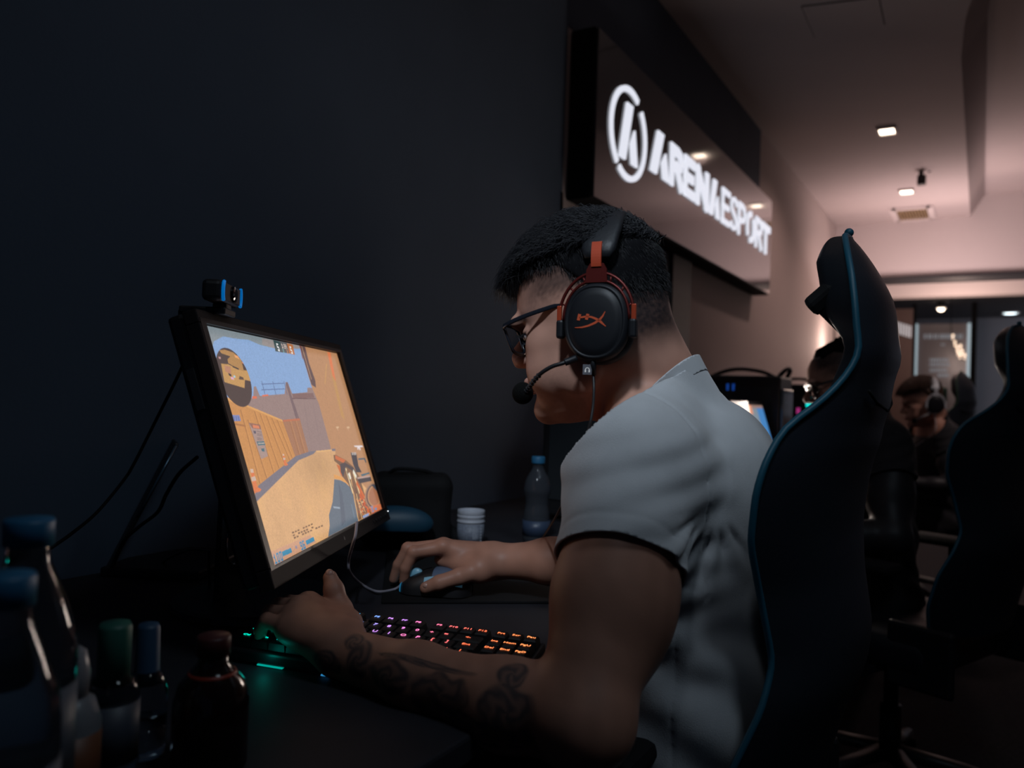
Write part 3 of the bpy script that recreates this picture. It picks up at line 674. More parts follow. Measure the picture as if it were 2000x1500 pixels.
for a in angs:
    i_ = (hr*math.cos(a), hz+hr*1.25*math.sin(a)); o_ = hit(a)
    rows.append([bm.verts.new(CMX @ Vector((*i_, .004))), bm.verts.new(CMX @ Vector((*o_, .004))), bm.verts.new(CMX @ Vector((*o_, -.004))), bm.verts.new(CMX @ Vector((*i_, -.004)))])
for k in range(len(rows)):
    a, b = rows[k], rows[(k+1) % len(rows)]
    for j in range(4): bm.faces.new((a[j], a[(j+1) % 4], b[(j+1) % 4], b[j]))
bmesh.ops.recalc_face_normals(bm, faces=bm.faces); from_bm('column', bm, mat('glossy_black_stand', (0.01, 0.01, 0.012), 0.15), mon, keep_world=True)
bm = bmesh.new(); add_tube(bm, [CMX @ Vector((hr*math.cos(t), hz+hr*1.25*math.sin(t), 0.0045)) for t in np.linspace(0, 2*PI, 33)], 0.0016, 6, False); from_bm('cable_ring', bm, mat('chrome_ring', (0.5, 0.5, 0.52), 0.12, 1.0), mon, keep_world=True)
bm = bmesh.new(); add_lathe(bm, [(0.125, 0.0), (0.13, 0.003), (0.128, 0.010), (0.12, 0.013)], 40, mtx=Matrix.Translation(Vector((colc.x, colc.y, DESK)) + MNf*0.05)); from_bm('base', bm, m_black, mon, keep_world=True, smooth=False)
# light given off by the screen towards the player
for b_, pw, cc in ((.5, 7.0, (0.94, 0.77, 0.74)),):
    ml = light('screen_light', 'AREA', tuple(mp(SW/2, SHH*b_, 0.012)), pw, cc, SW*.95, tuple(mp(SW/2, SHH/2, 1.0)), size_y=SHH*.95, spread=math.radians(96))
    ml.rotation_euler = frame_mtx((0, 0, 0), MH, MV, MN).to_3x3().to_euler()

# ------------------------------------------------------------------ webcam on the monitor
WROT = -9
wc = empty('webcam', tuple(mp(0.10, -BZ, 0)), 0, 'black webcam with two blue side arcs clipped on top of the monitor', 'webcam')
WF = frame_mtx(mp(0.045, -BZ-0.001, -0.006), Vector(MH), Vector((MNf.x, MNf.y, 0)), Vector((0, 0, 1))) @ Matrix.Rotation(math.radians(WROT), 4, 'Z')
m_blue = mat('glowing_blue_plastic', (0.0, 0.22, 0.75), 0.4, emit=(0.0, 0.28, 0.9), estr=0.32)  # plastic of the arcs given its own glow
bm = bmesh.new(); add_box(bm, (0, -0.003, 0.005), (0.046, 0.056, 0.009), 0.002, WF); add_box(bm, (0, -0.029, -0.010), (0.042, 0.007, 0.030), 0.002, WF); from_bm('clip', bm, m_black, wc, keep_world=True)
bm = bmesh.new(); add_box(bm, (0.0, 0.014, 0.012), (0.022, 0.018, 0.010), 0.003, WF); from_bm('neck', bm, m_dark, wc, keep_world=True)
bm = bmesh.new(); add_box(bm, (0, 0.013, 0.028), (0.088, 0.024, 0.026), 0.006, WF, 3); from_bm('body', bm, m_black, wc, keep_world=True, smooth=False)
bm = bmesh.new(); add_box(bm, (0, 0.0255, 0.028), (0.066, 0.003, 0.021), 0.001, WF); from_bm('front_plate', bm, mat('webcam_front', (0.045, 0.036, 0.036), 0.3), wc, keep_world=True)
for s in (-1, 1):
    bm = bmesh.new(); add_tube(bm, [WF @ Vector((s*(0.0365+0.0035*math.cos(t*1.1)), 0.0262, 0.028+0.0118*math.sin(t))) for t in np.linspace(-1.35, 1.35, 12)], 0.0022, 6); from_bm('blue_arc', bm, m_blue, wc, keep_world=True)
bm = bmesh.new(); add_lathe(bm, [(0.010, 0), (0.010, 0.004), (0.007, 0.005)], 20, mtx=WF @ Matrix.Translation((0, 0.026, 0.028)) @ Matrix.Rotation(-PI/2, 4, 'X')); from_bm('lens', bm, mat('lens_glass', (0.005, 0.005, 0.008), 0.05), wc, keep_world=True)

# ------------------------------------------------------------------ keyboard: every key its own part
KO = L(-0.2784, 1.051, -0.2837); _a, _t = math.radians(-18.4), math.radians(6.3)
KH = lv(math.cos(_a), math.sin(_a), 0); _kn = lv(math.sin(_a), -math.cos(_a), 0); KC = _kn*math.cos(_t) - np.array([0, 0, 1])*math.sin(_t); KN = np.cross(KC, KH); KN = KN if KN[2] > 0 else -KN
U = 0.01905
KM = frame_mtx(KO, KH, -KC, KN)          # x right, y away from the user, z up; key tops at z=0
kb = empty('keyboard', (KO[0], KO[1], DESK), 0, 'black backlit keyboard with glowing teal to orange key legends', 'keyboard')
m_key = mat('black_keycap', (0.010, 0.010, 0.011), 0.5)
bm = bmesh.new(); add_box(bm, (8.65*U, -2.6*U, -0.0185), (18.6*U, 7.0*U, 0.015), 0.003, KM); from_bm('case', bm, m_black, kb, keep_world=True)
bm = bmesh.new()
bm.free()
for x in (0.3*U, 17*U):
    bm = bmesh.new(); add_box(bm, (x, 0.3*U, -0.032), (0.03, 0.012, 0.014), 0.002, KM); from_bm('foot', bm, m_blackm, kb, keep_world=True)
rowsK = [
 (0, 0, [('Esc', 0), ('F1', 2), ('F2', 3), ('F3', 4), ('F4', 5), ('F5', 6.5), ('F6', 7.5), ('F7', 8.5), ('F8', 9.5), ('F9', 11), ('F10', 12), ('F11', 13), ('F12', 14), ('Prt', 15.25), ('Scr', 16.25), ('Pau', 17.25)]),
 (1.25, 0, [(c_, i) for i, c_ in enumerate('`1234567890+=')] + [('<-', 13.5, 2), ('Ins', 15.25), ('Hom', 16.25), ('PgU', 17.25)]),
 (2.25, 0, [('Tab', .25, 1.5)] + [(c_, 1.5+i) for i, c_ in enumerate('QWERTYUIOP[]')] + [('Ent', 13.75, 1.5), ('Del', 15.25), ('End', 16.25), ('PgD', 17.25)]),
 (3.25, 0, [('Cap', .375, 1.75)] + [(c_, 1.75+i) for i, c_ in enumerate("ASDFGHJKL;'")] + [('#', 12.75), ('|', 13.75, 1.0)]),
 (4.25, 0, [('Shf', .125, 1.25), ('<', 1.25)] + [(c_, 2.25+i) for i, c_ in enumerate('ZXCVBNM,./')] + [('Shf', 13.125, 2.75), ('^', 16.25)]),
 (5.25, 0, [('Ctl', .125, 1.25), ('Win', 1.375, 1.25), ('Alt', 2.625, 1.25), ('', 6.375, 6.25), ('Alt', 10.125, 1.25), ('Fn', 11.375, 1.25), ('Men', 12.625, 1.25), ('Ctl', 13.875, 1.25), ('<', 15.25), ('v', 16.25), ('>', 17.25)])]
stops = [(0, (0.0, 0.75, 0.50)), (3, (0.0, .62, .62)), (5.3, (0.05, .45, 1.0)), (6.5, (.30, .33, 1.0)), (8, (.55, .25, .85)), (9.8, (.85, .20, .50)), (12, (1.0, .16, .16)), (14, (1.0, .17, .07)), (15.5, (1.0, .25, .08)), (18, (1.0, .32, .10))]
def hue(x):
    for (a, ca), (b, cb) in zip(stops, stops[1:]):
        if x <= b:
            t = max(0, (x-a)/(b-a)); return tuple(ca[i]*(1-t)+cb[i]*t for i in range(3))
    return stops[-1][1]
hm = {}
def glow(x):
    k = round(x*1.0)
    if k not in hm: hm[k] = mat('key_glow', (0, 0, 0), emit=hue(k), estr=2.0)
    return hm[k]
km = {}
def key_mesh(w):
    if w not in km:
        bm = bmesh.new(); a = w*U/2-0.0006; b = U/2-0.0006
        lo = [bm.verts.new((x*a, y*b, -0.0105)) for x, y in ((-1, -1), (1, -1), (1, 1), (-1, 1))]
        mi = [bm.verts.new((x*(a-.0012), y*(b-.0012), -0.002)) for x, y in ((-1, -1), (1, -1), (1, 1), (-1, 1))]
        hi = [bm.verts.new((x*(a-.0028), y*(b-.0026)+.0004, -0.0002)) for x, y in ((-1, -1), (1, -1), (1, 1), (-1, 1))]
        for A, B in ((lo, mi), (mi, hi)):
            for i in range(4): bm.faces.new((A[i], A[(i+1) % 4], B[(i+1) % 4], B[i]))
        bm.faces.new(hi); me = bpy.data.meshes.new('key'); bm.to_mesh(me); bm.free(); me.materials.append(m_key); km[w] = me
    return km[w]
lm = {}
def legend_mesh(s):
    if s not in lm:
        lm[s] = text_mesh(s, 0.0082 if len(s) == 1 else 0.0058, 0.0001)
    return lm[s]
kinv = wmat(kb).inverted()
for ry, _, keys in rowsK:
    for k in keys:
        s, x = k[0], k[1]; w = k[2] if len(k) > 2 else 1
        o = bpy.data.objects.new('key', key_mesh(w)); COL.objects.link(o); o.parent = kb
        o.matrix_basis = kinv @ KM @ Matrix.Translation((x*U, -ry*U, 0))
        if s:
            lg = bpy.data.objects.new('legend', legend_mesh(s).copy()); lg.data.materials.append(glow(x)); COL.objects.link(lg); lg.parent = o
            lg.matrix_basis = Matrix.Translation((0, 0.0016 if len(s) == 1 else .001, 0.0002)) @ Matrix.Scale(1.35 if len(s) > 1 else 1.2, 4, (1, 0, 0))
# glow pieces and unseen points added for the backlight's pools on the desk
for (x0, x1) in ((1.5, 3.3), (6.0, 7.8)):
    bm = bmesh.new(); add_box(bm, ((x0+x1)/2*U, -6.03*U, -0.0262), ((x1-x0)*U, 0.004, 0.0012), 0, KM)
    lc = KM @ Vector(((x0+x1)/2*U, -6.6*U, -0.012)); light('keyboard_glow', 'POINT', tuple(lc), .007 if x0 < 3 else .020, hue((x0+x1)/2-(.8 if x0 < 3 else 1.6)), .006)
    o = from_bm('added_glow_strip', bm, mat('strip_glow', (0, 0, 0), emit=hue((x0+x1)/2-(.8 if x0 < 3 else 1.6)), estr=0.5), kb, keep_world=True)

# ------------------------------------------------------------------ mouse mat, mouse
def dsk(px, py, h=0.0): return on_plane(px, py, 2, DESK+h)
m_mat = mat('black_cloth_mat', (0.010, 0.010, 0.011), 0.95, spec=0.1, bump=(600, 0.2))
fl, fr_, bl = dsk(757, 1180), dsk(1090, 1180), dsk(731, 1078)
ex = (fr_-fl); ex /= np.linalg.norm(ex); ey = (bl-fl); ln = np.linalg.norm(ey); ey = ey-ex*(ey@ex); ln = np.linalg.norm(ey); ey /= ln
c_ = fl + ex*0.20 + ey*ln/2
bm = bmesh.new(); add_box(bm, (0, 0, 0.0022), (0.42, ln+0.0, 0.0044), 0.002, frame_mtx(c_, ex, ey, np.array([0, 0, 1])))
o = from_bm('mouse_mat', bm, m_mat); tag(o, 'black cloth mouse mat under the right hand', 'mouse mat')
mf = L(-0.170, 1.300, -0.320); mb = L(-0.052, 1.283, -0.320)
mx = mf-mb; mx[2] = 0; ML = np.linalg.norm(mx); mx /= ML; my = np.cross([0, 0, 1], mx)
MSM = frame_mtx(mb, mx, my, np.array([0, 0, 1]))
mouse = empty('mouse', tuple(mb), 0, 'light blue and black wired mouse under the right hand', 'mouse')
def mouse_h(t): return 0.010+0.030*math.sin(PI*min(1, (t*0.93+0.07))**0.85)**0.8
def mouse_w(t): return 0.033*(1-0.10*math.exp(-((t-.5)/.2)**2))*math.sqrt(max(0.0, 1-abs(2*t-1)**4.5))
def mouse_shell(t0, t1, a0, a1, off, nt=22, na=20):
    bm = bmesh.new(); g = []
    for i in range(nt+1):
        t = t0+(t1-t0)*i/nt; tt = min(max(t, .004), .996); row = []
        for j in range(na+1):
            a = a0+(a1-a0)*j/na; w = mouse_w(tt)+off; h = mouse_h(tt)+off
            ca, sa = math.cos(a), math.sin(a)
            row.append(bm.verts.new(MSM @ Vector((t*ML, w*math.copysign(abs(ca)**.7, ca), 0.0015+h*abs(sa)**.75))))
        g.append(row)
    for i in range(nt):
        for j in range(na): bm.faces.new((g[i][j], g[i+1][j], g[i+1][j+1], g[i][j+1]))
    return bm
m_lblue = mat('glowing_light_blue_plastic', (0.20, 0.42, 0.55), 0.35, emit=(.10, .35, .55), estr=.05)  # slight glow put into the plastic for the screen's cyan light
from_bm('shell', mouse_shell(0, 1, 0, PI, 0), m_black, mouse, True, True)
from_bm('rear_panel', mouse_shell(.03, .52, .75, PI-.75, .0008, 16, 10), mat('slate_blue_plastic', (.085, .12, .19), .4), mouse, True, True)
for aa in (.40, PI-.78): from_bm('side_strip', mouse_shell(.10, .62, aa, aa+.36, .0012, 14, 4), m_lblue, mouse, True, True)
from_bm('button', mouse_shell(.60, .95, 1.75, 2.5, .0010, 10, 6), mat('dusty_button', (.16, .13, .19), .4), mouse, True, True)
from_bm('front_lip', mouse_shell(.955, 1.0, .02, PI-.02, .0016, 4, 18), mat('glowing_blue_lip', (0.02, 0.22, 0.45), .35, emit=(.03, .32, .6), estr=.25), mouse, True, True)  # front lip given its own glow in the colour
bm = bmesh.new(); add_lathe(bm, [(0.0, -.004), (0.010, -.004), (0.011, -.002), (0.011, .002), (0.010, .004), (0.0, .004)], 20, cap=False, mtx=MSM @ Matrix.Translation((ML*.78, 0, .027)) @ Matrix.Rotation(PI/2, 4, 'X')); from_bm('wheel', bm, m_lblue, mouse, True, True)
pts = [mf+np.array([0, 0, .012])-mx*.004, dsk(770, 1151, .006), dsk(735, 1155, .006), dsk(705, 1140, .006), P(684, 1118, 1.18), P(681, 1095, 1.16), P(688, 1066, 1.13), P(694, 1046, 1.12), P(697, 1020, 1.14)]
tube('cable', pts, 0.0021, mat('grey_cable', (0.30, 0.28, 0.33), 0.6), mouse, keep_world=True)
# ------------------------------------------------------------------ small implicit-surface modeller for the figures
def smin(a, b, k):
    if k <= 0: return np.minimum(a, b)
    h = np.clip(0.5+0.5*(b-a)/k, 0, 1); return b*(1-h)+a*h-k*h*(1-h)
class Field:
    def __init__(self): self.pr = []; self.post = []
    def cone(self, a, b, r1, r2, k=0.01, op=0):
        a, b = np.asarray(a, float), np.asarray(b, float); ab = b-a; l2 = float(ab@ab)+1e-12
        def fn(p):
            t = np.clip(((p-a)@ab)/l2, 0, 1); return np.linalg.norm(p-a-t[:, None]*ab, axis=1)-(r1+(r2-r1)*t)
        self.pr.append((fn, (a+b)/2, math.sqrt(l2)/2+max(r1, r2), k, op))
    def chain(self, pts, rads, k=0.01):
        for i in range(len(pts)-1): self.cone(pts[i], pts[i+1], rads[i], rads[i+1], k)
    def ell(self, c, r, axes=None, k=0.01, op=0):
        c = np.asarray(c, float); r = np.asarray(r, float); A = np.eye(3) if axes is None else np.array(axes, float)
        rm_ = float(np.max(r))
        def fn(p):
            q = (p-c)@A.T; a = np.linalg.norm(q/r, axis=1)+1e-9; b = np.linalg.norm(q/(r*r), axis=1)+1e-9
            return a*(a-1)/b
        self.pr.append((fn, c, rm_, k, op))
    def add(self, fn, c, R, k=0.01, op=0): self.pr.append((fn, np.asarray(c, float), R, k, op))
    def eval(self, p, c=None, rad=0.0):
        d = np.full(len(p), 0.5)
        for fn, pc, R, k, op in self.pr:
            if c is not None and np.linalg.norm(pc-c) > R+rad+k+0.02: continue
            v = fn(p)
            if op == 0: d = smin(d, v, k)
            elif op == 1: d = -smin(-d, v, k)          # carve
            elif op == 2: d = d+v                       # displacement
        return d
def surface(F, lo, hi, s, B=20, slack=0.03):
    """surface nets on a sparse set of blocks"""
    lo = np.floor(np.asarray(lo)/s).astype(int); hi = np.ceil(np.asarray(hi)/s).astype(int)
    nb = (hi-lo)//B+1; MUL = 1 << 20; keys = []; pos = []; quads = []
    ax = np.arange(B+2)
    gx, gy, gz = np.meshgrid(ax, ax, ax, indexing='ij'); base = np.stack([gx, gy, gz], -1).reshape(-1, 3)
    rad = B*s*0.87
    cen = np.stack(np.meshgrid(*[np.arange(n) for n in nb], indexing='ij'), -1).reshape(-1, 3)*B+lo
    cc = (cen+B/2)*s; keep = []
    for c, q in zip(cen, cc):
        v = F.eval(q[None], q, rad)[0]
        if abs(v) < rad+slack: keep.append(c)
    for c in keep:
        i0 = c-1                                      # nodes i0 .. i0+B+1
        q = (base+i0)*s; mid = (c+B/2-0.5)*s
        v = F.eval(q, mid, rad+2*s).reshape(B+2, B+2, B+2)
        if v.min() > 0 or v.max() < 0: continue
        neg = v < 0
        cs = [v[a:B+1+a, b:B+1+b, e:B+1+e] for a in (0, 1) for b in (0, 1) for e in (0, 1)]
        ng = [x < 0 for x in cs]; cnt = sum(x.astype(int) for x in ng)
        act = (cnt > 0) & (cnt < 8)
        idx = np.argwhere(act)
        if len(idx) == 0: continue
        cv = np.stack([x[act] for x in cs], 1); acc = np.zeros((len(idx), 3)); num = np.zeros(len(idx))
        off = np.array([(a, b, e) for a in (0, 1) for b in (0, 1) for e in (0, 1)])
        for i in range(8):
            for b in (1, 2, 4):
                j = i | b
                if j == i: continue
                # bits: 4->x, 2->y, 1->z
                vi, vj = cv[:, i], cv[:, j]; cr = (vi < 0) != (vj < 0)
                t = np.where(cr, vi/np.where(cr, vi-vj, 1), 0)[:, None]
                acc += np.where(cr[:, None], off[i]+(off[j]-off[i])*t, 0); num += cr
        gidx = idx+i0
        own = np.ones(len(idx), bool)
        keys.append(((gidx[:, 0]+2000)*MUL+(gidx[:, 1]+2000))*MUL+(gidx[:, 2]+2000)) if False else keys.append((gidx[:, 0]+4000).astype(np.int64)*(1 << 32)+(gidx[:, 1]+4000).astype(np.int64)*(1 << 16)+(gidx[:, 2]+4000))
        pos.append((acc/num[:, None]+gidx)*s)
        K = lambda g: (g[:, 0]+4000).astype(np.int64)*(1 << 32)+(g[:, 1]+4000).astype(np.int64)*(1 << 16)+(g[:, 2]+4000)
        inner = neg[1:B+1, 1:B+1, 1:B+1]
        for d, (u1, u2) in enumerate((((0, 1, 0), (0, 0, 1)), ((0, 0, 1), (1, 0, 0)), ((1, 0, 0), (0, 1, 0)))):
            nx = [neg[2:B+2, 1:B+1, 1:B+1], neg[1:B+1, 2:B+2, 1:B+1], neg[1:B+1, 1:B+1, 2:B+2]][d]
            cr = inner != nx; e = np.argwhere(cr)
            if len(e) == 0: continue
            sgn = inner[cr]; g = e+1+i0; u1a = np.array(u1); u2a = np.array(u2)
            q4 = np.stack([K(g-u1a-u2a), K(g-u2a), K(g), K(g-u1a)], 1)
            q4[~sgn] = q4[~sgn][:, ::-1]; quads.append(q4)
    keys = np.concatenate(keys); pos = np.concatenate(pos); quads = np.concatenate(quads)
    uk, first = np.unique(keys, return_index=True); V = pos[first]
    qi = np.searchsorted(uk, quads); qi[qi >= len(uk)] = 0
    ok = (uk[qi] == quads).all(1); return V, qi[ok]
def relax(V, Q, n=2, f=0.5):
    E_ = np.concatenate([Q[:, [0, 1]], Q[:, [1, 2]], Q[:, [2, 3]], Q[:, [3, 0]]]); deg = np.bincount(E_.ravel(), minlength=len(V))[:, None]
    for _ in range(n):
        acc = np.zeros_like(V)
        for k in range(3):
            acc[:, k] = np.bincount(E_[:, 0], V[E_[:, 1], k], len(V))+np.bincount(E_[:, 1], V[E_[:, 0], k], len(V))
        V = V+(acc/np.maximum(deg, 1)-V)*f
    return V
def sst(a, b, x): t = np.clip((x-a)/(b-a), 0, 1); return t*t*(3-2*t)
def n3(p, f, seed=0, k=9):
    r = np.random.RandomState(seed); o = np.zeros(len(p))
    for _ in range(k):
        d = r.normal(size=3); d /= np.linalg.norm(d); o += np.sin(p@d*f*2*PI*r.uniform(.6, 1.7)+r.uniform(0, 6.28))
    return o/math.sqrt(k)

# ------------------------------------------------------------------ pose of the player
HPITCH = math.radians(13)
HAZ = math.radians(-65)
Fl = lv(math.sin(HAZ), math.cos(HAZ), 0)                # level facing
UPZ = np.array([0, 0, 1.0])
HF = Fl*math.cos(HPITCH)-UPZ*math.sin(HPITCH); HU = Fl*math.sin(HPITCH)+UPZ*math.cos(HPITCH)
HS = np.cross(UPZ, Fl); HS = HS if HS@F0 < 0 else -HS   # towards the near (left) side
HO = P(1168, 634, 1.0)
FS_ = 1.085
def hp(s, y, t):
    """head coordinates in mm: s forward of the ears, y towards the near side, t above the chin"""
    return HO + ((s*FS_ if s > 0 else s)*HF + y*HS + (t-110)*HU)/1000
HAX = np.array([HF, HS, HU])
T_ = np.array([-14, 0, 8, 18, 30, 38, 46, 54, 60, 66, 76, 90, 105, 120, 130, 140, 155, 175, 200, 232.])
SFR = np.array([60, 78, 88, 92, 90, 88, 89, 92, 91, 92, 91, 88, 84, 82, 88, 93, 92, 86, 69, 20.])
SBK = np.array([30, 20, 12, 4, -3, -6, -8, -9, -10, -10, -12, -14, -20, -35, -50, -60, -70, -70, -60, -20.])
WID = np.array([14, 24, 33, 41, 48, 52, 55, 57, 59, 61, 63.5, 66, 68, 69, 69.5, 70, 70, 68, 58, 20.])
WID = WID*1.03
def face_loft(p):
    q = (p-HO)@HAX.T*1000; s, y, t = q[:, 0], q[:, 1], q[:, 2]+110; s = np.where(s > 0, s/FS_, s)
    sf = np.interp(t, T_, SFR); sb = np.interp(t, T_, SBK); w = np.interp(t, T_, WID); sm = sb*0.45+sf*0.25
    e = np.where(s > sm, (s-sm)/(sf-sm), (sm-s)/(sm-sb)); n = np.where(s > sm, 2.02, 2.3)
    r = (np.abs(e)**n+np.abs(y/w)**n)**(1/n)
    d = (r-1)*np.minimum(w, 60)*0.85
    cap = np.maximum(-6-t, t-205.)
    return -smin(-d, -cap, 12)/1000
def make_head(F):
    F.add(face_loft, hp(20, 0, 100), 0.16, 0.01)
    F.ell(hp(-3, 0, 150), np.array([87, 75, 83])/1000, HAX, 0.02)
    F.ell(hp(-33, 0, 125), np.array([52, 61, 58])/1000, HAX, 0.02)
    F.cone(hp(90, -30, 131), hp(90, 30, 131), .0075, .0075, .014)            # brow
    for sg in (-1, 1):
        F.ell(hp(50, sg*46, 96), np.array([24, 17, 15])/1000, HAX, .02)       # cheekbone
        F.ell(hp(52, sg*38, 60), np.array([30, 24, 28])/1000, HAX, .02)       # cheek
        F.ell(hp(14, sg*52, 46), np.array([22, 12, 22])/1000, HAX, .02)       # jaw corner
    F.ell(hp(81, 0, 15), np.array([13, 20, 14])/1000, HAX, .012)              # chin
    for sg in (-1, 1):
        F.ell(hp(90, sg*37, 111), np.array([19, 20, 12])/1000, HAX, .010, 1)  # eye socket
        F.ell(hp(68.0, sg*35, 112), np.array([14, 15.5, 13.5])/1000, HAX, .003)   # lid globe
        F.ell(hp(79, sg*40, 110.2), np.array([9, 14, 3.4])/1000, HAX, .0015, 1) # opening
    # nose
    F.cone(hp(88, 0, 124), hp(100, 0, 99), .0062, .0075, .008)
    F.cone(hp(98, 0, 102), hp(105.5, 0, 92), .0080, .0100, .006)
    for sg in (-1, 1):
        F.ell(hp(97.5, sg*12, 85.5), np.array([10.5, 7.0, 7.5])/1000, HAX, .005)
    F.cone(hp(95, 0, 79), hp(108, 0, 84), .004, .0055, .004)
    for sg in (-1, 1): F.ell(hp(101, sg*7, 78.5), np.array([5, 2.6, 3.4])/1000, HAX, .002, 1)
    # lips
    for (s0, s1, s2, tt, r) in ((98.5, 95, 86, 57.5, .0046), (97, 94, 86, 47.0, .0055)):
        F.cone(hp(s0, 0, tt), hp(s1, 12, tt), r, r*.9, .005); F.cone(hp(s1, 12, tt), hp(s2, 23, 52.5), r*.9, r*.4, .004)
        F.cone(hp(s0, 0, tt), hp(s1, -12, tt), r, r*.9, .005); F.cone(hp(s1, -12, tt), hp(s2, -23, 52.5), r*.9, r*.4, .004)
    F.cone(hp(104, 0, 52.3), hp(97, 15, 52.3), .0014, .0014, .002, 1); F.cone(hp(97, 15, 52.3), hp(88, 25, 53.0), .0014, .0016, .002, 1)
    F.cone(hp(104, 0, 52.3), hp(97, -15, 52.3), .0014, .0014, .002, 1); F.cone(hp(97, -15, 52.3), hp(88, -25, 53.0), .0014, .0016, .002, 1)
    F.cone(hp(99, -2.2, 74), hp(101, -2.2, 69), .0012, .0012, .003, 1)
    for sg in (-1, 1):                                                        # ears, mostly under the cups
        F.ell(hp(-12, sg*74, 112), np.array([16, 5, 29])/1000, HAX, .006)

NB = P(1272, 792, 1.035)                                 # base of the neck
SL = P(1243, 925, 0.885); EL = P(1141, 1398, 0.755); WL = P(668, 1276, 0.90)
SR = L(0.298, 1.235, -0.075); ER = L(0.235, 1.235, -0.245); WR = P(968, 1096, 1.30)
TAZ = math.radians(-64)
TFv = lv(math.sin(TAZ), math.cos(TAZ), 0); TSv = np.cross(UPZ, TFv); TSv = TSv if TSv@F0 < 0 else -TSv
def tax(lean):
    f_ = TFv*math.cos(lean)-UPZ*math.sin(lean); return np.array([f_, TSv, np.cross(f_, TSv) if np.cross(f_, TSv)[2] > 0 else -np.cross(f_, TSv)])
C_up = L(.236, 1.055, -.096); C_ch = L(.222, 1.045, -.17); C_be = L(.228, 1.04, -.36); C_hi = L(.240, 1.035, -.52)
def torso(F, g, k=.05):
    """g: metres added to every radius"""
    F.ell(C_up, np.array([.106, .168, .100])+g, tax(.45), k)
    F.ell(C_ch, np.array([.122, .180, .165])+g, tax(.12), k)
    F.ell(C_be, np.array([.126, .165, .17])+g, tax(-.02), k)
    F.ell(C_hi, np.array([.130, .178, .11])+g, tax(0), k)
    nk = hp(-38, 0, 62)
    for S, q in ((SL, .0), (SR, .0)):
        m_ = NB*.45+S*.55+np.array([0, 0, .018])
        F.cone(NB+np.array([0, 0, -.02]), m_, .055+g, .052+g, .03); F.cone(m_, S, .052+g, .062+g, .03)
        F.cone(S+ (C_ch-S)*.25, S, .08+g, .066+g, .03)
# neck
def neck(F, g=0, k=.018):
    a = hp(-22, 0, 78); b = NB+np.array([0, 0, -.01])
    F.cone(a, b, .056+g, .066+g, k)
    F.cone(hp(-44, 0, 100), NB + (-TFv)*.018+np.array([0, 0, .0]), .046+g, .060+g, k)
def arms(F):
    mid = SL*.45+EL*.55
    F.cone(SL, mid, .060, .057, .02); F.cone(mid, EL, .057, .044, .02)
    # triceps and biceps
    back = -TFv
    F.ell(SL*.50+EL*.50+back*.014, (.05, .05, .10), None, .03)
    fa = EL*.72+WL*.28; fb = EL*.35+WL*.65
    fa = fa+np.array([0, 0, -.008]); fb = fb+np.array([0, 0, -.004])
    F.cone(EL, fa, .043, .042, .02); F.cone(fa, fb, .042, .033, .02); F.cone(fb, WL, .033, .0275, .02)
    F.ell(EL+np.array([0, 0, -.008]), (.042, .042, .04), None, .02)
    midR = SR*.5+ER*.5; F.cone(SR, midR, .058, .052, .02); F.cone(midR, ER, .052, .044, .02)
    ra = ER*.7+WR*.3; rb = ER*.35+WR*.65
    F.cone(ER, ra, .044, .043, .02); F.cone(ra, rb, .043, .034, .02); F.cone(rb, WR, .034, .0265, .02)
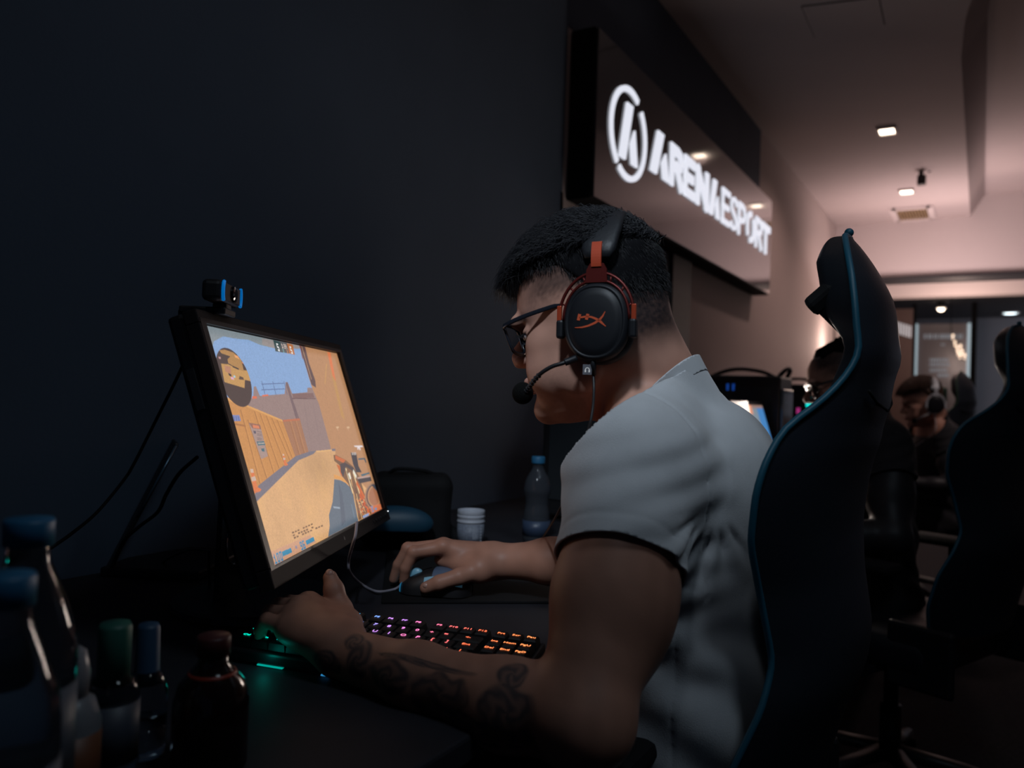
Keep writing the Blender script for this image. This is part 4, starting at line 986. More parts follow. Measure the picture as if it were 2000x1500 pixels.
def hands(F):
    # right hand over the mouse
    ix = [P(866, 1069, 1.290), P(808, 1079, 1.285), P(792, 1110, 1.285), P(789, 1136, 1.290)]
    md = [P(866, 1066, 1.312), P(797, 1072, 1.312), P(778, 1103, 1.312), P(769, 1131, 1.315)]
    rg = [P(872, 1068, 1.335), P(806, 1070, 1.338), P(784, 1096, 1.340), P(776, 1118, 1.345)]
    lt = [P(882, 1072, 1.355), P(832, 1078, 1.365), P(806, 1092, 1.368), P(796, 1108, 1.37)]
    th = [P(938, 1112, 1.270), P(897, 1126, 1.252), P(858, 1138, 1.247), P(832, 1148, 1.252)]
    F.ell(P(912, 1093, 1.312), (.052, .040, .019), np.array([(ix[0]-WR)/np.linalg.norm(ix[0]-WR), F0, UPZ]), .02)
    for c_ in (ix, md, rg, lt): F.cone(WR*.9+c_[0]*.1+np.array([0, 0, .0]), c_[0], .020, .0125, .014)
    F.cone(WR, th[0], .024, .020, .02); F.cone(th[0], P(905, 1108, 1.285), .018, .014, .015)
    for c_, r in ((ix, (.0118, .0100, .0088, .0078)), (md, (.0118, .0102, .0088, .0078)), (rg, (.0112, .0096, .0084, .0074)), (lt, (.0100, .0086, .0076, .0066))):
        F.chain(c_, r, .003)
    F.chain(th, (.0165, .0130, .0118, .0098), .004)
    for c_ in (ix, md, rg): F.ell(c_[0]+np.array([0, 0, .003]), (.012, .012, .010), None, .006)
    for c_ in (ix, md): F.ell(c_[1]+np.array([0, 0, .001]), (.0108, .0108, .0105), None, .003)
    # left hand over the keys, thumb raised
    ix = [P(603, 1181, .985), P(566, 1178, 1.020), P(566, 1203, 1.030), P(572, 1222, 1.03)]
    md = [P(586, 1187, .965), P(544, 1184, .990), P(536, 1210, 1.00), P(540, 1230, 1.00)]
    rg = [P(570, 1203, .945), P(528, 1197, .962), P(520, 1222, .968), P(524, 1240, .968)]
    lt = [P(562, 1225, .925), P(521, 1211, .935), P(509, 1230, .942), P(508, 1246, .945)]
    th = [P(676, 1222, .965), P(668, 1190, .985), P(652, 1152, .995), P(645, 1128, 1.00)]
    F.ell(P(618, 1232, .935), (.052, .038, .020), np.array([(md[0]-WL)/np.linalg.norm(md[0]-WL), np.cross(UPZ, (md[0]-WL)/np.linalg.norm(md[0]-WL)), UPZ]), .02)
    for c_ in (ix, md, rg, lt): F.cone(WL*.92+c_[0]*.08, c_[0], .021, .0135, .014)
    F.cone(WL*.6+th[0]*.4, th[0], .024, .019, .02); F.cone(th[0], ix[0], .016, .0125, .012)
    for c_, r in ((ix, (.0125, .0102, .0088, .0078)), (md, (.0125, .0104, .0090, .0078)), (rg, (.0118, .0098, .0084, .0074)), (lt, (.0105, .0088, .0076, .0068))):
        F.chain(c_, r, .003)
    F.chain(th, (.0165, .0125, .0112, .0092), .006)
    F.ell(th[2], (.0122, .0122, .0122), None, .004)
    for c_ in (ix, md): F.ell(c_[0]+np.array([0, 0, .004]), (.013, .013, .010), None, .006)
    return th
FB = Field(); make_head(FB); neck(FB); torso(FB, -.016); arms(FB); THL = hands(FB)
S_ = 0.0019
V, Q = surface(FB, np.minimum.reduce([HO, WL, WR, EL, C_hi])-.24, np.maximum.reduce([HO, WL, WR, C_hi, SR])+.24, S_)
V = relax(V, Q, 2, .5)
print('body', len(V))
# skin colours: lips, brows, shaved sides and nape, tattoos on the near forearm
q = (V-HO)@HAX.T*1000; s_, y_, t_ = q[:, 0], q[:, 1], q[:, 2]+110; s_ = np.where(s_ > 0, s_/FS_, s_)
skin = np.tile(np.array([0.37, 0.185, 0.13]), (len(V), 1)); skin *= (1+0.05*n3(V, 30, 1))[:, None]
fm_ = sst(.19, .13, np.linalg.norm(V-hp(40, 0, 110), axis=1))[:, None]; skin = skin*(1-fm_)+skin*np.array([1.45, 1.55, 1.65])*fm_  # head skin lightened in colour, standing in for light on the face
head_m = (np.abs(y_) < 95) & (np.linalg.norm(V-HO, axis=1) < .21)
lips = np.exp(-((t_-52)/8)**2)*(s_ > 84)*(np.abs(y_) < 25)*head_m; skin = skin*(1-.45*lips[:, None])+np.array([.40, .16, .15])*.45*lips[:, None]
def blend(w, c): 
    global skin
    w = np.clip(w, 0, 1)[:, None]; skin = skin*(1-w)+np.array(c)*w
nzh = n3(V, 260, 5)*.25+n3(V, 90, 6)*.2
fade = sst(-2, -30, s_)*sst(38, 84, t_+0.25*s_+10)*.96                     # back of the head
side = sst(148, 178, t_+nzh*8)*sst(92, 60, s_)*.92                           # upper sides
temple = sst(128, 158, t_+nzh*6)*sst(92, 30, s_)*.80
blend(head_m*np.maximum.reduce([fade, side, temple])*(1+.12*nzh), (.018, .014, .016))
brow = np.exp(-((t_-(133+.03*(np.abs(y_)-20)-((np.abs(y_)-30)/14)**2*2))/3.2)**2)*sst(10, 16, np.abs(y_))*sst(52, 44, np.abs(y_))*(s_ > 60); blend(head_m*brow*(.95+.2*nzh), (.03, .02, .018))
lash = np.exp(-((t_-113.6)/1.5)**2)*(s_ > 66)*(np.abs(y_) > 20)*(np.abs(y_) < 50); blend(head_m*lash*.8, (.02, .012, .01))
stub = sst(72, 60, t_)*sst(84, 50, t_)*(s_ > 20)*head_m*.10; blend(stub*(1+nzh), (.10, .07, .07))
ax_ = WL-EL; al = np.linalg.norm(ax_); ax_ = ax_/al; tt = ((V-EL)@ax_)/al; rv = V-EL-np.outer((V-EL)@ax_, ax_)
e1 = np.cross(ax_, UPZ); e1 /= np.linalg.norm(e1); e1 = e1 if e1@F0 < 0 else -e1; e2 = np.cross(ax_, e1); e2 = e2 if e2[2] > 0 else -e2
ang = np.arctan2(rv@e2, rv@e1)       # 0 faces the camera, + up
onarm = (np.linalg.norm(rv, axis=1) < .07)*((V-EL)@ax_ > -.05)
def blob(tc, ac, rt, ra, seed=0, hard=.25):
    d = np.sqrt(((tt-tc)/rt)**2+((ang-ac)/ra)**2)+n3(V, 40, seed)*.10
    petals = 0.55+0.45*np.sin(d*11+np.arctan2((ang-ac)/ra, (tt-tc)/rt)*3+n3(V, 60, seed+1))
    return sst(1, 1-hard, d)*(0.55+.45*petals)
ink = np.maximum.reduce([blob(.20, .05, .12, .80, 21), blob(.22, .95, .06, .45, 31), blob(.47, .05, .15, .62, 41), blob(.69, .10, .12, .6, 51), blob(.85, .35, .06, .9, 61), blob(.99, -.05, .08, .5, 71), blob(.60, .72, .26, .12, 81), blob(.90, 1.0, .05, .5, 91), blob(.36, -.5, .3, .35, 95)])
blend(onarm*ink*.88, (.035, .038, .045))
# reddish knuckles and nails
for tip in (THL[3],):
    pass
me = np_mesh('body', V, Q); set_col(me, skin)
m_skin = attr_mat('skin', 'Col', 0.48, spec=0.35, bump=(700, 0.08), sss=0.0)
person = empty('person', tuple(L(.24, 1.03, 0)-np.array([0, 0, CAM[2]])), 0, 'person in a grey T-shirt and glasses with headset leaning towards the nearest monitor', 'person')
link('body', me, m_skin, person, smooth=True, keep_world=True)
# eyes
m_eye = mat('eye_white', (0.55, 0.50, 0.48), 0.2); m_iris = mat('dark_iris', (0.02, 0.012, 0.01), 0.1)
for sg in (1, -1):
    bm = bmesh.new(); bmesh.ops.create_uvsphere(bm, u_segments=24, v_segments=16, radius=.0122)
    eo = from_bm('eyeball', bm, m_eye, person, True, True); eo.data.transform(Matrix.Translation(hp(69.2, sg*35, 111.5)))
    gz = Vector(HF*.93-HU*.22).normalized(); bm = bmesh.new(); bmesh.ops.create_uvsphere(bm, u_segments=20, v_segments=10, radius=.0065)
    bmesh.ops.transform(bm, matrix=Matrix.Translation(Vector(hp(69.2, sg*35, 111.5))+gz*.0078), verts=bm.verts); ir = from_bm('iris', bm, m_iris, eo, True, True)
# eyelashes of the near eye
bm = bmesh.new()
for i in range(16):
    a = (i-8)/8; b = hp(79.5-abs(a)**2*7, 37+a*13, 112.8); add_tube(bm, [b, b+(HF*.006-HU*.002+HS*a*.003), b+(HF*.010-HU*.0008+HS*a*.005)], [.0004, .0003, .0001], 3)
from_bm('eyelashes', bm, m_blackm, person, keep_world=True)
# nails
m_nail = mat('nail', (.42, .24, .19), .28)
for c_, nrm, al_, r_ in ((P(645, 1122, 1.0), -F0+UPZ*.35, THL[3]-THL[2], .0066), (P(833, 1145.5, 1.248), UPZ*.75-F0*.8, P(832, 1148, 1.252)-P(858, 1138, 1.247), .0060)):
    nz_ = nrm/np.linalg.norm(nrm); al_ = al_-nz_*(al_@nz_); al_ /= np.linalg.norm(al_); sd_ = np.cross(nz_, al_)
    bm = bmesh.new(); bmesh.ops.create_uvsphere(bm, u_segments=14, v_segments=8, radius=1, matrix=frame_mtx(c_+nz_*.0035, al_*r_, sd_*r_*.85, nz_*.0042)); from_bm('nail', bm, m_nail, person, True, True)

# ------------------------------------------------------------------ T-shirt
AP = P(1392, 985, .87)                                   # fold centre by the armpit
armd = (EL-SL)/np.linalg.norm(EL-SL)
CUFF = SL+(EL-SL)*.425
cuffn = armd - .10*F0; cuffn /= np.linalg.norm(cuffn)
SA = P(1245, 806, .905); SB = P(1350, 885, .855); SC_ = P(1398, 1010, .845); SN = np.cross(SB-SA, SC_-SA); SN /= np.linalg.norm(SN)
def shirt_field():
    F = Field(); torso(F, .004)
    F.cone(SL, CUFF+armd*.05, .073, .0625, .03); F.ell(SL*.50+EL*.50-TFv*.014, (.0555, .0555, .106), None, .03)
    CR_ = SR+(ER-SR)*.7; F.cone(SR, CR_+(ER-SR)*.1, .068, .064, .03)
    neck(F, .006, .02)
    def folds(p):
        v = p-AP; a = v@R0; b = v[:, 2]; r = np.sqrt(a*a+b*b)+1e-6; th = np.arctan2(b, a)
        w = sst(.235, .03, r)*sst(.004, .035, r)
        fan = np.sin(th*17+n3(p, 6, 2)*1.2+3*r*10)*.0022*sst(.12, .04, r)*sst(.022, .055, r)*sst(-.55, -1.0, th)*sst(-3.3, -2.6, th)*1.5
        left = sst(.06, -.02, a)
        ph = (b*.95-a*.10+1.4*a*a+n3(p, 5, 7)*.006)*175; pil = (np.sin(ph)+.4*np.sin(ph*.43+1)+.3*n3(p, 9, 77))*.0015*left*sst(.30, .04, r)*sst(-.02, -.06, b-.12)
        big = n3(p*np.array([1, 1, .45]), 7, 12)*.0022*sst(.09, .16, np.linalg.norm(p-NB, axis=1))
        low = np.sin((p[:, 2]*1.0+p@R0*.55+n3(p, 4, 14)*.012)*78)*.0030*sst(-.16, -.26, p[:, 2]-CAM[2])
        hem = -0.0012*np.exp(-((((p-CUFF)@cuffn)+.020)/.0022)**2)*(np.linalg.norm(p-CUFF, axis=1) < .11)
        # armhole seam
        sd = (p-SA)@SN
        seam = 0.0022*np.exp(-(sd/.0020)**2)*(np.linalg.norm(p-SL, axis=1) < .16)
        side = 0.0015*np.exp(-(((p-C_be)@TFv+.035)/.002)**2)*(p[:, 2] < SL[2]-.10)
        return -(fan+pil+big+low)+seam+side-hem*0-(-hem)*0+hem*-1
    F.add(folds, C_ch, 2.0, 0, 2)
    return F
FS = shirt_field()
V, Q = surface(FS, np.minimum(SL, C_hi)-np.array([.25, .25, .12]), np.maximum(SR, NB)+.25, 0.0030)
V = relax(V, Q, 2, .5); print('shirt', len(V))
bm = bmesh.new(); me = np_mesh('shirt', V, Q); bm.from_mesh(me); bpy.data.meshes.remove(me)
def cut(bm, co, no, near, rad, axr=9):
    """clears the side the normal points to, only around a place"""
    co = Vector(co); no = Vector(no); near = Vector(near)
    fs = [f for f in bm.faces if (f.calc_center_median()-near).length < rad]
    gset = {v for f in fs for v in f.verts} | {e for f in fs for e in f.edges} | set(fs)
    r = bmesh.ops.bisect_plane(bm, geom=list(gset), plane_co=co, plane_no=no, dist=1e-6)
    dl = []
    for f in bm.faces:
        c = f.calc_center_median(); e = c-co; d = e.dot(no)
        if d > 1e-6 and (c-near).length < rad+.03 and (e-no*d).length < axr: dl.append(f)
    bmesh.ops.delete(bm, geom=dl, context='FACES')
cut(bm, CUFF, cuffn, CUFF+armd*.03, .13, .104)
CRc = SR+(ER-SR)*.72; cut(bm, CRc, (ER-SR)/np.linalg.norm(ER-SR), CRc+(ER-SR)*.2, .10)
# neckline: plane through the nape and the throat side of the collar
c1 = P(1328, 700, 1.02); c2 = P(1166, 832, .985)
cn = np.cross(c2-c1, HS); cn /= np.linalg.norm(cn); cn = cn if cn[2] > 0 else -cn
NC = (c1+c2)/2-cn*.024; NC = NC+(((NB-NC)@HS))*HS
cut(bm, NC-cn*.003, cn, NC+cn*.09, .21)
hemz = DESK-.21
cut(bm, (C_hi[0], C_hi[1], hemz), (0, 0, -1), (C_hi[0], C_hi[1], hemz-.1), .27)
bmesh.ops.delete(bm, geom=[v for v in bm.verts if not v.link_faces], context='VERTS')
m_shirt = mat('grey_tshirt', (0.46, 0.47, 0.49), 0.9, spec=0.15, sheen=0.2, noise=(40, .03), bump=(900, .25))
sh = from_bm('shirt', bm, m_shirt, person, True, True)
mod = sh.modifiers.new('thickness', 'SOLIDIFY'); mod.thickness = 0.0022; mod.offset = 1
# collar rib: ring of the neck cut, thicker
FC = Field(); neck(FC, .0066, .02)
V, Q = surface(FC, NC-.13, NC+.16, .0028); V = relax(V, Q, 1)
me = np_mesh('collar', V, Q); bm = bmesh.new(); bm.from_mesh(me); bpy.data.meshes.remove(me)
bmesh.ops.delete(bm, geom=[v for v in bm.verts if not v.link_faces], context='VERTS')
for dd, nn in ((.006, 1), (-.012, -1)):
    bmesh.ops.bisect_plane(bm, geom=bm.verts[:]+bm.edges[:]+bm.faces[:], plane_co=Vector(NC+cn*dd), plane_no=Vector(cn*nn), clear_outer=True)
cl = from_bm('collar', bm, mat('grey_rib', (0.50, 0.51, 0.53), 0.9, spec=.15), person, True, True)
mod = cl.modifiers.new('thickness', 'SOLIDIFY'); mod.thickness = 0.0024; mod.offset = 1

# ------------------------------------------------------------------ trousers and shoes (under the desk)
FT = Field(); hipz = 0.535; HC = np.array([C_hi[0], C_hi[1], hipz])
CH = np.array([0.0, 1.0, 0.0])
FT.ell(HC, (.165, .145, .075), None, .05)
KN_ = []
for sg in (-1, 1):
    hj = HC+np.array([sg*.095, .02, -.01]); kn = hj+np.array([sg*.05, .42, .015]); an = kn+np.array([0, -.06, -.43]); KN_.append(an)
    FT.cone(hj, kn, .082, .060, .04); FT.cone(kn, an, .058, .046, .03)
V, Q = surface(FT, HC-np.array([.35, .3, .6]), HC+np.array([.35, .7, .2]), .007); V = relax(V, Q, 2)
link('trousers', np_mesh('trousers', V, Q), mat('dark_trousers', (.015, .016, .02), .9, bump=(300, .3)), person, True, True)
for an in KN_:
    FF = Field(); an = np.array([an[0], an[1], .09]); FF.cone(an+[0, 0, .0], an+[0, .02, -.04], .042, .045, .02); FF.cone(an+[0, .0, -.045], an+[0, .15, -.052], .042, .036, .03)
    FF.add(lambda p: 0.004-p[:, 2], an, .4, .004, 0) if False else None
    V, Q = surface(FF, an-.15, an+.25, .005); V[:, 2] = np.maximum(V[:, 2], .001); link('shoe', np_mesh('shoe', V, Q), mat('dark_shoe', (.02, .02, .022), .6), person, True, True)

# ------------------------------------------------------------------ hair: a shaped cap plus strands swept forward
m_hair = mat('black_hair', (.005, .005, .006), .9, spec=.08)
FH = Field()
def haircap(p):
    q = (p-HO)@HAX.T*1000; s, y, t = q[:, 0], q[:, 1], q[:, 2]+110
    rr = np.array([90, 79, 90.]); c = np.array([-3, 0, 152.])
    e = np.stack([s-c[0], y-c[1], t-c[2]], 1); a = np.linalg.norm(e/rr, axis=1)+1e-9; b = np.linalg.norm(e/rr**2, axis=1)+1e-9
    d = a*(a-1)/b
    bump = 2.6*np.sin((s*.16+t*.10+y*.05)+n3(p, 14, 3)*1.5)+1.8*n3(p, 38, 8)+3*sst(30, 90, s)*np.sin(y*.22+t*.08)
    d = d-1.5-3.5*sst(120, 165, t)-bump*sst(150, 195, t)
    low = (np.interp(s, [-110, -60, -20, 10, 60, 90, 110], [108, 114, 146, 178, 187, 184, 184]))-t   # keep above
    return -smin(-d, -low*.8, 3)/1000
FH.add(haircap, hp(-4, 0, 152), .13, 0)
FH.chain([hp(60, 10, 212), hp(80, 14, 202), hp(92, 18, 188), hp(98, 20, 178)], (.016, .014, .008, .003), .012)
FH.chain([hp(60, -14, 212), hp(80, -14, 203), hp(92, -16, 190), hp(97, -20, 180)], (.015, .014, .008, .003), .012)
FH.chain([hp(66, 40, 198), hp(82, 38, 188), hp(90, 36, 176)], (.011, .009, .003), .012)
V, Q = surface(FH, HO-.16, HO+.18, .0022); V = relax(V, Q, 1); 
link('hair', np_mesh('hair', V, Q), m_hair, person, True, True)
# strands
hv, hf = [], []
r_ = np.random.RandomState(5)
def strand(p0, dirs, ln, rad):
    pts = [np.array(p0)]; k = len(dirs)
    for d in dirs: d = d/np.linalg.norm(d); pts.append(pts[-1]+d*ln/k)
    b = len(hv)
    for i, p in enumerate(pts):
        w = rad*(1-i/(len(pts)-1)*.9); t = (pts[min(i+1, k)]-pts[max(i-1, 0)]); t /= np.linalg.norm(t)+1e-9
        a = np.cross(t, HS+.01*HU); a /= np.linalg.norm(a)+1e-9; c = np.cross(t, a)
        for j in range(3): hv.append(p+(a*math.cos(2.094*j)+c*math.sin(2.094*j))*w)
    for i in range(len(pts)-1):
        for j in range(3): hf.append((b+3*i+j, b+3*i+(j+1) % 3, b+3*i+3+(j+1) % 3, b+3*i+3+j))
for i in range(12000):
    a = r_.uniform(-PI, PI); z = r_.uniform(-.35, 1); rr = math.sqrt(1-z*z)
    kk_ = 1+.055*float(sst(.1, .4, z)); s0, y0, t0 = -3+90*kk_*rr*math.cos(a), 79*kk_*rr*math.sin(a), 152+90*kk_*z
    lim = np.interp(s0, [-110, -60, -20, 10, 60, 90], [92, 102, 140, 174, 182, 178])
    if t0 < lim: continue
    n_ = (HF*(s0+4)/96+HS*y0/72+HU*(t0-152)/86); n_ /= np.linalg.norm(n_)
    top = sst(185, 205, t0); fr = sst(30, 85, s0); wob = r_.normal(size=3)*.16
    fw = HF*(.9+.4*fr)+HS*(y0/72)*.35
    if top > .3 or fr > .6:
        ln = r_.uniform(.018, .034)+.014*fr; clump = .35*math.sin(s0*.11+y0*.07)
        d1 = n_*(.95+clump)+fw*.25+wob; d2 = n_*.35+fw*.7+wob-HU*.1; d3 = fw*.9-HU*(.35+.9*fr)+wob; d4 = fw*.5-HU*(.7+1.1*fr)+wob
        strand(hp(s0, y0, t0)+n_*.003, [d1, d2, d3, d4], ln, r_.uniform(.00045, .0009))
    else:
        ln = r_.uniform(.006, .011); d = n_*.30-HU*.75-HF*.15*(1-fr)+wob
        strand(hp(s0, y0, t0)+n_*.002, [d, d-HU*.3, d-HU*.5], ln, .0004)
# fringe over the forehead
for i in range(1100):
    y0 = r_.uniform(-42, 50); s0 = 80-abs(y0)**2*.010+r_.uniform(-8, 4); t0 = r_.uniform(184, 204); wob = r_.normal(size=3)*.22
    d = [HF*.9+HU*.35+wob, HF*.9-HU*.35+wob, HF*.45-HU*.95+wob, HF*.15-HU*1.1+wob, -HF*.05-HU*1.0+wob]
    strand(hp(s0, y0, t0), d, r_.uniform(.028, .050), r_.uniform(.0004, .0008))
me = np_mesh('hair_strands', np.array(hv), np.array(hf)); ho = link('hair_strands', me, mat('hair_strand', (.011, .011, .014), .5, spec=.35), person, True, True); ho['kind'] = 'stuff'
# ------------------------------------------------------------------ headset
BU = (UPZ*math.cos(-.01)-Fl*math.sin(-.01)); BF = Fl*math.cos(-.01)+UPZ*math.sin(-.01)
HCc = HO + BF*(-.0285) + BU*(-.0065)
def hs(a, y, b): return HCc+BF*(.020*(1-min(1, max(0, (y+60)/120))))+(a*BF+y*HS+(b*.96 if b < 60 else b)*BU)/1000
headset = empty('headset', tuple(HO), 0, 'black and red gaming headset worn by the person at the nearest monitor', 'headset')
m_leather = mat('black_leatherette', (.012, .013, .016), .5, spec=.4, bump=(250, .15))
m_red = mat('red_metal', (.42, .055, .02), .38, .3); m_dred = mat('dark_red_metal', (.11, .012, .010), .4, .5)
m_cup = mat('satin_black_cup', (.008, .009, .012), .48, spec=.35)
m_logo = mat('red_print', (.55, .085, .03), .5)
# padded band over the crown
bm = bmesh.new(); prev = None; rows = []
N = 40
for i in range(N+1):
    th = PI*(.145+.71*i/N); rowv = []
    y, b = 96*math.cos(th), 24+115*math.sin(th)
    nrm = np.array([math.cos(th), math.sin(th)]); e = min(1, min(i, N-i)/3+.35)
    for k in range(14):
        t = 2*PI*k/14; w = 21*e**.3*math.copysign(abs(math.cos(t))**.6, math.cos(t)); h = 7.5*e*math.copysign(abs(math.sin(t))**.7, math.sin(t))
        rowv.append(bm.verts.new(hs(w+2, y+nrm[0]*h, b+nrm[1]*h)))
    rows.append(rowv)
for A, B in zip(rows, rows[1:]):
    for k in range(14): bm.faces.new((A[k], A[(k+1) % 14], B[(k+1) % 14], B[k]))
bm.faces.new(rows[0]); bm.faces.new(rows[-1][::-1]); bmesh.ops.recalc_face_normals(bm, faces=bm.faces)
from_bm('headband', bm, m_leather, headset, True, True)
def ovalp(rx, rz, n=44, a0=0, a1=2*PI, e=2.25):
    out = []
    for i in range(n):
        t = a0+(a1-a0)*i/(n if a1-a0 > 6.2 else n-1); c, s = math.cos(t), math.sin(t)
        out.append((rx*math.copysign(abs(c)**(2/e), c), rz*math.copysign(abs(s)**(2/e), s)))
    return out
for sg in (1, -1):
    # slider
    bm = bmesh.new(); g = []
    for i in range(9):
        t = i/8; b = 63+30*t; y = sg*(95-7*t*t)
        g.append([bm.verts.new(hs(-6+2*t, y, b)), bm.verts.new(hs(6+2*t, y, b)), bm.verts.new(hs(6+2*t, y-sg*2.5, b)), bm.verts.new(hs(-6+2*t, y-sg*2.5, b))])
    for A, B in zip(g, g[1:]):
        for k in range(4): bm.faces.new((A[k], A[(k+1) % 4], B[(k+1) % 4], B[k]))
    bm.faces.new(g[0]); bm.faces.new(g[-1][::-1]); bmesh.ops.recalc_face_normals(bm, faces=bm.faces); from_bm('slider', bm, m_red, headset, keep_world=True)
    # cup: stacked ovals
    def shell(name, lv_, mt, par=headset):
        bm = bmesh.new(); g = []
        for rx, rz, y in lv_: g.append([bm.verts.new(hs(a, sg*y, b)) for a, b in ovalp(rx, rz)])
        for A, B in zip(g, g[1:]):
            for k in range(44): bm.faces.new((A[k], A[(k+1) % 44], B[(k+1) % 44], B[k]))
        bm.faces.new(g[0][::-1]); bm.faces.new(g[-1]); bmesh.ops.recalc_face_normals(bm, faces=bm.faces)
        return from_bm(name, bm, mt, par, True, True)
    shell('ear_cushion', [(37, 45, 66), (41, 49, 68), (42.5, 50.5, 73), (41, 49, 79), (37, 45, 82)], m_leather)
    cupo = shell('ear_cup', [(36, 44, 80), (38.5, 46.5, 82), (39.5, 47.5, 88), (38, 46, 93), (35.5, 43.5, 96), (34, 42, 96.6), (33, 41, 95.6), (32, 40, 95.4), (30.5, 38.5, 96.8), (24, 31, 98.2), (12, 16, 99.0), (1, 1, 99.2)], m_cup)
    # fork: outer and inner arc with struts, dark red
    bm = bmesh.new()
    outer = [(a, b) for a, b in ovalp(45.5, 59, 26, math.radians(-6), math.radians(186), 2.1)]
    inner = [(a, b) for a, b in ovalp(39.5, 49.5, 26, math.radians(2), math.radians(178), 2.2)]
    add_tube(bm, [hs(a, sg*91.5, b) for a, b in outer], .0019, 6); add_tube(bm, [hs(a, sg*91.5, b) for a, b in inner], .0017, 6)
    for t in (22, 45, 68, 112, 135, 158):
        a0, b0 = 45.5*math.cos(math.radians(t)), 59*math.sin(math.radians(t)); a1, b1 = 39.5*math.cos(math.radians(t+3)), 49.5*math.sin(math.radians(t+3))
        add_tube(bm, [hs(a0, sg*91.5, b0), hs(a1*.99, sg*91.5, b1*.99)], .0012, 5)
    from_bm('fork', bm, m_dred, headset, True, True)
    bm = bmesh.new(); add_poly_prism(bm, [(-13, 47), (13, 47), (12, 60), (8, 67), (-8, 67), (-12, 60)], 3.0, lambda u, v, w: Vector(hs(u, sg*(90.5+w), v))); bmesh.ops.recalc_face_normals(bm, faces=bm.faces)
    from_bm('yoke_plate', bm, m_dred, headset, keep_world=True)
    for a in (-1, 1):
        bm = bmesh.new(); add_box(bm, (0, 0, 0), (.009, .012, .022), .003, frame_mtx(hs(a*43.5, sg*89, -8), BF, HS, BU)); from_bm('pivot', bm, m_cup, headset, keep_world=True)
        bm = bmesh.new(); add_box(bm, (0, 0, 0), (.0055, .004, .018), .001, frame_mtx(hs(a*44.6, sg*91.5, 11), BF, HS, BU)); from_bm('fork_tip', bm, m_red, headset, keep_world=True)
    if sg == 1:
        # emblem on the cup, traced on the oval's face
        def cf(u, v, w): return Vector(hs(u, 98.6+w, v))
        def c2(x, y):     # crop pixels (5.357x from 1080,480) -> mm on the cup; forward is to the left
            return (-(x-425)/5.357*.60, -(y-845)/5.357*.592)
        bm = bmesh.new()
        for pts, w in ((((262, 832), (268, 800), (276, 764)), 3.6), (((348, 826), (356, 795), (364, 764)), 3.6), (((270, 802), (350, 792), (400, 798), (450, 818), (500, 850), (556, 902)), [2.0, 2.2, 2.2, 2.6, 2.8, .8]), (((546, 742), (522, 790), (490, 828), (440, 862), (370, 892), (300, 908), (225, 910)), [.8, 2.0, 2.8, 2.6, 2.2, 1.8, .6])):
            add_stroke(bm, [c2(*p) for p in pts], w, .7, cf)
        bmesh.ops.recalc_face_normals(bm, faces=bm.faces); from_bm('emblem', bm, m_logo, cupo, keep_world=True)
        # microphone arm and foam
        A0 = hs(22, 92, -43)
        pts = [A0, P(1100, 709, .912), P(1078, 716, .915), P(1058, 728, .92), P(1044, 742, .93), P(1034, 756, .94), P(1024, 767, .945)]
        tube('microphone_arm', pts, .0024, m_black, headset, keep_world=True)
        tube('arm_socket', [A0, P(1112, 705, .911), P(1103, 708, .911)], .0042, m_cup, headset, keep_world=True, sm=4)
        bm = bmesh.new()
        sp_ = spline(pts[3:], 8)
        for i in range(3, len(sp_), 3): add_tube(bm, [sp_[i], sp_[i]+(sp_[min(i+1, len(sp_)-1)]-sp_[i-1])*.22], .0034, 8)
        from_bm('arm_ridges', bm, m_dark, headset, keep_world=True)
        bm = bmesh.new(); bmesh.ops.create_uvsphere(bm, u_segments=24, v_segments=16, radius=.0128); bmesh.ops.transform(bm, matrix=Matrix.Translation(P(1021, 768, .955)) @ Matrix.Diagonal((1, 1, 1.05, 1)), verts=bm.verts)
        from_bm('microphone_foam', bm, mat('black_foam', (.006, .006, .006), 1.0, spec=.1, bump=(900, .6)), headset, True, True)
        # cable with its little tag
        cp = [hs(2, 91, -46), P(1159, 730, .912), P(1160, 760, .905), P(1158, 795, .90), P(1152, 830, .895), P(1143, 862, .90), P(1130, 905, .93), P(1110, 960, 1.0), P(1085, 1010, 1.10), P(1060, 1050, 1.3)]
        tube('cable', cp, .0017, m_black, headset, keep_world=True); tube('cable_plug', [hs(2, 91, -43), P(1159, 732, .912)], .0034, m_cup, headset, sm=0, keep_world=True)
        tg = frame_mtx(P(1147, 722, .908), R0, F0, UPZ)
        bm = bmesh.new(); add_box(bm, (0, 0, 0), (.0105, .0012, .0118), .0003, tg); to = from_bm('tag', bm, mat('grey_tag', (.13, .13, .15), .5), headset, keep_world=True)
        bm = bmesh.new(); tf = lambda u, v, w: tg @ Vector((u, -.0007-w, v))
        add_stroke(bm, [(.0023*math.cos(t), -.0004+.0026*math.sin(t)) for t in np.linspace(-.5, PI+.5, 14)], .0009, .0003, tf)
        for a in (-1, 1): add_stroke(bm, [(a*.0022, -.0030), (a*.0022, -.0004)], .0016, .0003, tf)
        from_bm('tag_symbol', bm, mat('glowing_white_print', (.8, .78, .76), .6, emit=(.8, .78, .76), estr=.12), to, keep_world=True)  # symbol given a faint glow in its colour

